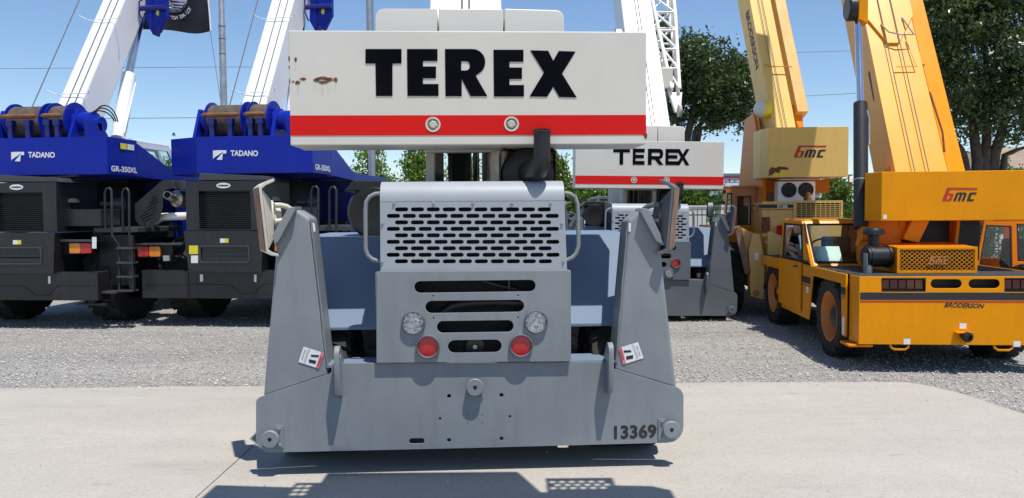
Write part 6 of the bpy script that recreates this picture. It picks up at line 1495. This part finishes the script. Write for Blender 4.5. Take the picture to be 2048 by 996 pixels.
def flag():
    a = at(418, 62, 15.95); W, H = 1.62, 1.05
    def F(u, v, k=0.0):           # u from the hoist toward the fly (to the left), v upward
        y = 0.10 * math.sin(u * 5.5) * u ** 0.6 + 0.03 * math.sin(u * 13 + v * 3) - k
        return Vector((-u * W + 0.03 * (1 - v) - 0.05 * v, y, v * H - 0.05 * u * math.sin(u * 6) - 0.03 * math.sin(u * 9)))
    t = thing('flag', 'black flag with white emblem hanging beside the blue jib foot', 'flag', a)
    n, m_ = 40, 14; vs = []; fs = []
    for i in range(n + 1):
        for j in range(m_ + 1): vs.append(F(i / n, j / m_))
    vs += [v + Vector((0, 0.004, 0)) for v in vs]; S = (n + 1) * (m_ + 1)
    for i in range(n):
        for j in range(m_):
            q = i * (m_ + 1) + j; fs.append((q, q + m_ + 1, q + m_ + 2, q + 1)); fs.append((S + q, S + q + 1, S + q + m_ + 2, S + q + m_ + 1))
    MB().add(vs, fs).build('cloth', 'flag_black', t, 80)
    MB().tube([F(0, v / 8) + Vector((0.006, 0, 0)) for v in range(9)], 0.016, 8).build('heading', 'decal_white', t, 60)
    # round emblem, mirrored as seen from the back: light disc, tower, bent head, lettering in an arc below
    cu, cv, r = 0.475, 0.70, 0.37
    E = lambda x, y, k=0.004: F(cu - x / W, cv + y / H, k)
    def poly(name, pts, mat, k): 
        me = curve_mesh([pts]); bm = bmesh.new(); bm.from_mesh(me); bmesh.ops.triangulate(bm, faces=bm.faces)
        bmesh.ops.subdivide_edges(bm, edges=bm.edges, cuts=2); bm.to_mesh(me); bm.free()
        for v in me.vertices: v.co = E(v.co.x, v.co.y, k)
        link(name, me, mat, t)
    poly('emblem_disc', circ(0, 0, r, 32), 'flag_white', 0.012)
    poly('emblem_head', [(-0.30, -0.02), (-0.25, 0.12), (-0.12, 0.24), (0.02, 0.24), (0.07, 0.14), (0.06, 0.02), (0.12, -0.10), (0.22, -0.20), (0.34, -0.14), (0.26, -0.26), (0.10, -0.35), (-0.06, -0.36), (-0.02, -0.26), (-0.08, -0.19), (-0.14, -0.24), (-0.19, -0.15), (-0.24, -0.16), (-0.24, -0.08)], 'flag_black', 0.017)
    for q in ([(0.13, 0.10), (0.145, 0.10), (0.30, -0.16), (0.285, -0.17)], [(0.20, 0.10), (0.215, 0.10), (0.33, -0.08), (0.325, -0.12)], [(0.11, 0.17), (0.165, 0.21), (0.225, 0.17), (0.225, 0.15), (0.11, 0.15)], [(0.125, 0.10), (0.22, 0.10), (0.22, 0.115), (0.125, 0.115)], [(0.15, 0.15), (0.16, 0.15), (0.16, 0.11), (0.15, 0.11)], [(0.19, 0.15), (0.2, 0.15), (0.2, 0.11), (0.19, 0.11)], [(0.15, 0.08), (0.22, 0.0), (0.23, 0.01), (0.16, 0.09)], [(0.22, 0.06), (0.19, -0.02), (0.2, -0.02), (0.23, 0.06)]):
        poly('emblem_tower', q, 'flag_black', 0.018)
    txt = 'YOU ARE NOT FORGOTTEN'
    for i, ch in enumerate(txt):
        if ch == ' ': continue
        a_ = R(-32 - i * (116 / (len(txt) - 1)))      # reads right to left because the back of the cloth faces us
        me = text_mesh(ch, 0.02); xs = [v.co.x for v in me.vertices]; cx = (min(xs) + max(xs)) / 2
        rt = a_ + math.pi / 2
        for v in me.vertices:
            lx, ly = -(v.co.x - cx) * 0.095, (v.co.y - 0.35) * 0.095
            rr = r + 0.10
            X_ = rr * math.cos(a_) + lx * math.cos(rt) - ly * math.sin(rt); Y_ = rr * math.sin(a_) + lx * math.sin(rt) + ly * math.cos(rt)
            v.co = E(X_, Y_, 0.014)
        link('emblem_letter', me, 'flag_white', t)
flag()

# power lines
def wire(label, pts, r=0.012):
    m = MB(); P = [at(*q) for q in pts]; out = []
    for a, b in zip(P[:-1], P[1:]):
        for j in range(6): out.append(a.lerp(b, j / 6))
    out.append(P[-1]); tag(m.tube(out, r, 5).build('power_line', 'cable'), label, 'wire', 'power lines')
wire('upper thin power line crossing the sky at the left', [(-260, 138, 46), (60, 137, 45), (440, 134, 44), (800, 133, 43)], 0.013)
wire('lower power line crossing the sky at the left', [(-260, 240, 46), (80, 238, 45), (440, 235, 44), (800, 235, 43)], 0.018)
wire('upper power line in the sky between tan and orange boom', [(1300, 116, 42), (1500, 108, 43), (1720, 101, 44), (2300, 85, 45)], 0.013)
wire('lower power line in the sky between tan and orange boom', [(1300, 214, 42), (1520, 197, 43), (1720, 186, 44), (2300, 160, 45)], 0.015)

# black picket fences
def fence(label, pa, pb, Y0, Y1, z0, z1, step, bottom=None):
    a, b = at(pa, 440, Y0), at(pb, 440, Y1); a.z = b.z = 0
    t = thing('picket_fence', label, 'fence', a); d = b - a; n = int(d.length / step)
    for z in (z1 - 0.18, z0 + 0.15, (z0 + z1) / 2):
        MB().beam(Vector((0, 0, z)), d + Vector((0, 0, z)), 0.035, 0.035).build('rail', 'black_steel', t)
    proto = MB().box(-0.011, 0.011, -0.035, -0.019, z0, z1).mesh('picket'); proto.materials.append(MATS['black_steel'])
    pst = MB().box(-0.03, 0.03, -0.03, 0.03, 0, z1 + 0.03).mesh('post'); pst.materials.append(MATS['black_steel'])
    for k in range(n + 1):
        o = bpy.data.objects.new('post' if k % 16 == 0 else 'picket', pst if k % 16 == 0 else proto); C.objects.link(o); o.parent = t; o.location = d * (k / n)
fence('black iron picket fence in front of the pale wall', 1330, 1530, 24, 24.4, 0.08, 1.80, 0.145)
fence('black iron picket fence behind the orange crane at the right', 1860, 2120, 19, 19.5, 0.08, 1.35, 0.14)
a, b = at(1330, 440, 26), at(1560, 440, 26.5)
m = MB(); m.box(a.x, b.x, 26, 26.2, 0, at(1430, 414, 26).z); w = m.build('garden_wall', 'concrete_wall'); tag(w, 'pale masonry wall behind the black picket fence', 'wall')
MB().box(a.x - 0.02, b.x + 0.02, 25.97, 26.23, at(1430, 414, 26).z + 0.001, at(1430, 414, 26).z + 0.06).build('coping', 'concrete_wall', w)

# far grey shop building with red line
Y = 70
a, b = at(1350, 420, Y), at(1640, 420, Y); z = lambda py: at(1480, py, Y).z
fb = thing('shop_building', 'far grey building with a red line under its flat roof', 'building', (a.x, Y, 0)); W = b.x - a.x
MB().box(0, W, 0, 14, 0, z(352)).build('wall', 'far_wall', fb)
MB().box(-0.2, W + 0.2, -0.3, 14.2, z(352) + 0.01, z(347)).build('parapet', 'far_wall_dark', fb)
MB().box(-0.05, W, -0.08, -0.01, z(356), z(353.5)).build('red_line', 'far_red', fb)
MB().box(-0.1, W, -0.5, -0.02, z(372), z(366)).build('canopy', 'far_wall_light', fb)
for i in range(9):
    MB().box(W * (0.05 + i * 0.1), W * (0.12 + i * 0.1), -0.06, -0.012, z(392), z(374)).build('window', 'far_wall_dark', fb)
for i in range(5):
    MB().box(W * (0.3 + i * 0.06), W * (0.34 + i * 0.06), -0.1, -0.015, z(364), z(361)).build('sign', 'decal_white', fb)
# far house roof at the right
Y = 48
a, b, c = at(1985, 338, Y), at(2130, 338, Y), at(2045, 300, Y)
hs = thing('house', 'house with brown shingle roof behind the large oak', 'house', (a.x, Y, 0)); W = b.x - a.x; ze = a.z; zr = at(2045, 300, Y).z
MB().box(0.5, W, 0.3, 8, 0, ze).build('wall', 'far_wall_light', hs)
MB().add([(0, 0, ze), (W, 0, ze), (W, 8.4, ze), (0, 8.4, ze), (W * 0.38, 4.2, zr + 0.5), (W, 4.2, zr + 0.5)], [(0, 1, 5, 4), (2, 3, 4, 5), (3, 0, 4), (1, 2, 5), (0, 3, 2, 1)]).build('roof', 'shingle', hs)
# red lamp post
p = at(1697, 400, 52)
lp = thing('lamp_post', 'thin red lamp post beside the leafy tree', 'lamp', (p.x, 52, 0))
zt = at(1697, 352, 52).z
MB().cyl((0, 0, 0), (0, 0, zt), 0.07, 0.05, n=10).build('post', 'lamp_red', lp, 50)
MB().box(-0.45, 0.2, -0.12, 0.12, zt, zt + 0.1).build('lamp_head', 'grey_dark', lp)
# utility pole beyond the building
p = at(1492, 400, 90); up = thing('utility_pole', 'far utility pole with crossarms above the grey building', 'pole', (p.x, 90, 0)); zt = at(1492, 341, 90).z
MB().cyl((0, 0, 0), (0, 0, zt), 0.15, n=8).build('post', 'bark', up, 50)
MB().box(-1.1, 1.1, -0.06, 0.06, zt - 0.6, zt - 0.45).build('crossarm', 'bark', up)

# pale vehicle cab showing over the farther grey crane's deck
p = at(1222, 430, 19)
vc = thing('truck_cab', 'pale truck cab seen over the deck of the farther grey crane', 'truck', (p.x, 19, 0))
z = lambda py: at(1222, py, 19).z
x = lambda px: at(px, 410, 19).x - p.x
fw = [(x(1196), z(418)), (x(1242), z(418)), (x(1240), z(398)), (x(1199), z(398))]
plate('cab_body', [[(x(1190), 0.9), (x(1262), 0.9), (x(1260), z(393)), (x(1194), z(393))], fw], 0.05, xz(0), 'galv', vc, 0.01)
flat('window', [(a, 0, b) for a, b in fw], 'tint_glass', vc)
MB().box(x(1194), x(1260), 0.03, 1.8, z(393) - 0.05, z(392)).build('roof', 'galv', vc, bevel=0.03)
MB().box(x(1190), x(1262), 1.75, 1.8, 0.9, z(395)).build('cab_front', 'galv', vc)
MB().box(x(1180), x(1270), 0.05, 5.0, 0.55, 0.89).build('frame', 'black_steel', vc)
for s in (-0.35, 0.5):
    for yy in (0.6, 4.2): tyre(vc, (s, yy, 0.475), 0.485, 0.34, 0.30, 'galv', lugs=18, out=-1)
MB().box(x(1188), x(1262), 0.03, 1.7, 0.9, 1.2).build('cab_floor', 'black_steel', vc)

# added, unseen plates overhead, cut to cast the holed shadow at the bottom edge
WZ = 3.2
caster = bpy.data.objects.new('shadow_caster', None); C.objects.link(caster); caster['kind'] = 'structure'
def tread(poly, holes):  # added plates, outlines and holes chosen for the shadow they throw
    plate('caster_plate', [poly] + holes, 0.02, lambda u, v, w: (u, v, WZ + w), 'galv', caster)
tread([(-0.6, 2.4), (0.8, 2.4), (0.8, 3.86), (0.66, 4.24), (-0.6, 4.24)], [])
tread([(-1.3, 2.4), (-0.601, 2.4), (-0.601, 4.06), (-0.76, 4.06), (-0.76, 3.98), (-1.26, 4.03)], [circ(-0.72 + 0.052 * i, 3.86 + 0.07 * j, 0.024, 10) for i in range(2) for j in range(3)])
tread([(0.801, 2.4), (1.6, 2.4), (1.6, 3.88), (1.5, 3.95), (1.27, 3.97), (1.27, 4.11), (0.84, 4.11), (0.84, 3.86), (0.801, 3.86)], [circ(0.88 + 0.062 * i + (0.031 if j % 2 else 0), 3.93 + 0.055 * j, 0.022, 10) for i in range(6) for j in range(3)])
for bx_ in (-1.0, 0.1, 1.2):  # added, unseen supports carrying the shadow plates
    MB().box(bx_ - 0.05, bx_ + 0.05, -1.6, 3.7, WZ - 0.15, WZ - 0.012).build('beam', 'galv', caster)
for bx_ in (-1.0, 1.2):
    MB().box(bx_ - 0.06, bx_ + 0.06, -1.5, -1.38, 0, WZ - 0.151).build('post', 'galv', caster)
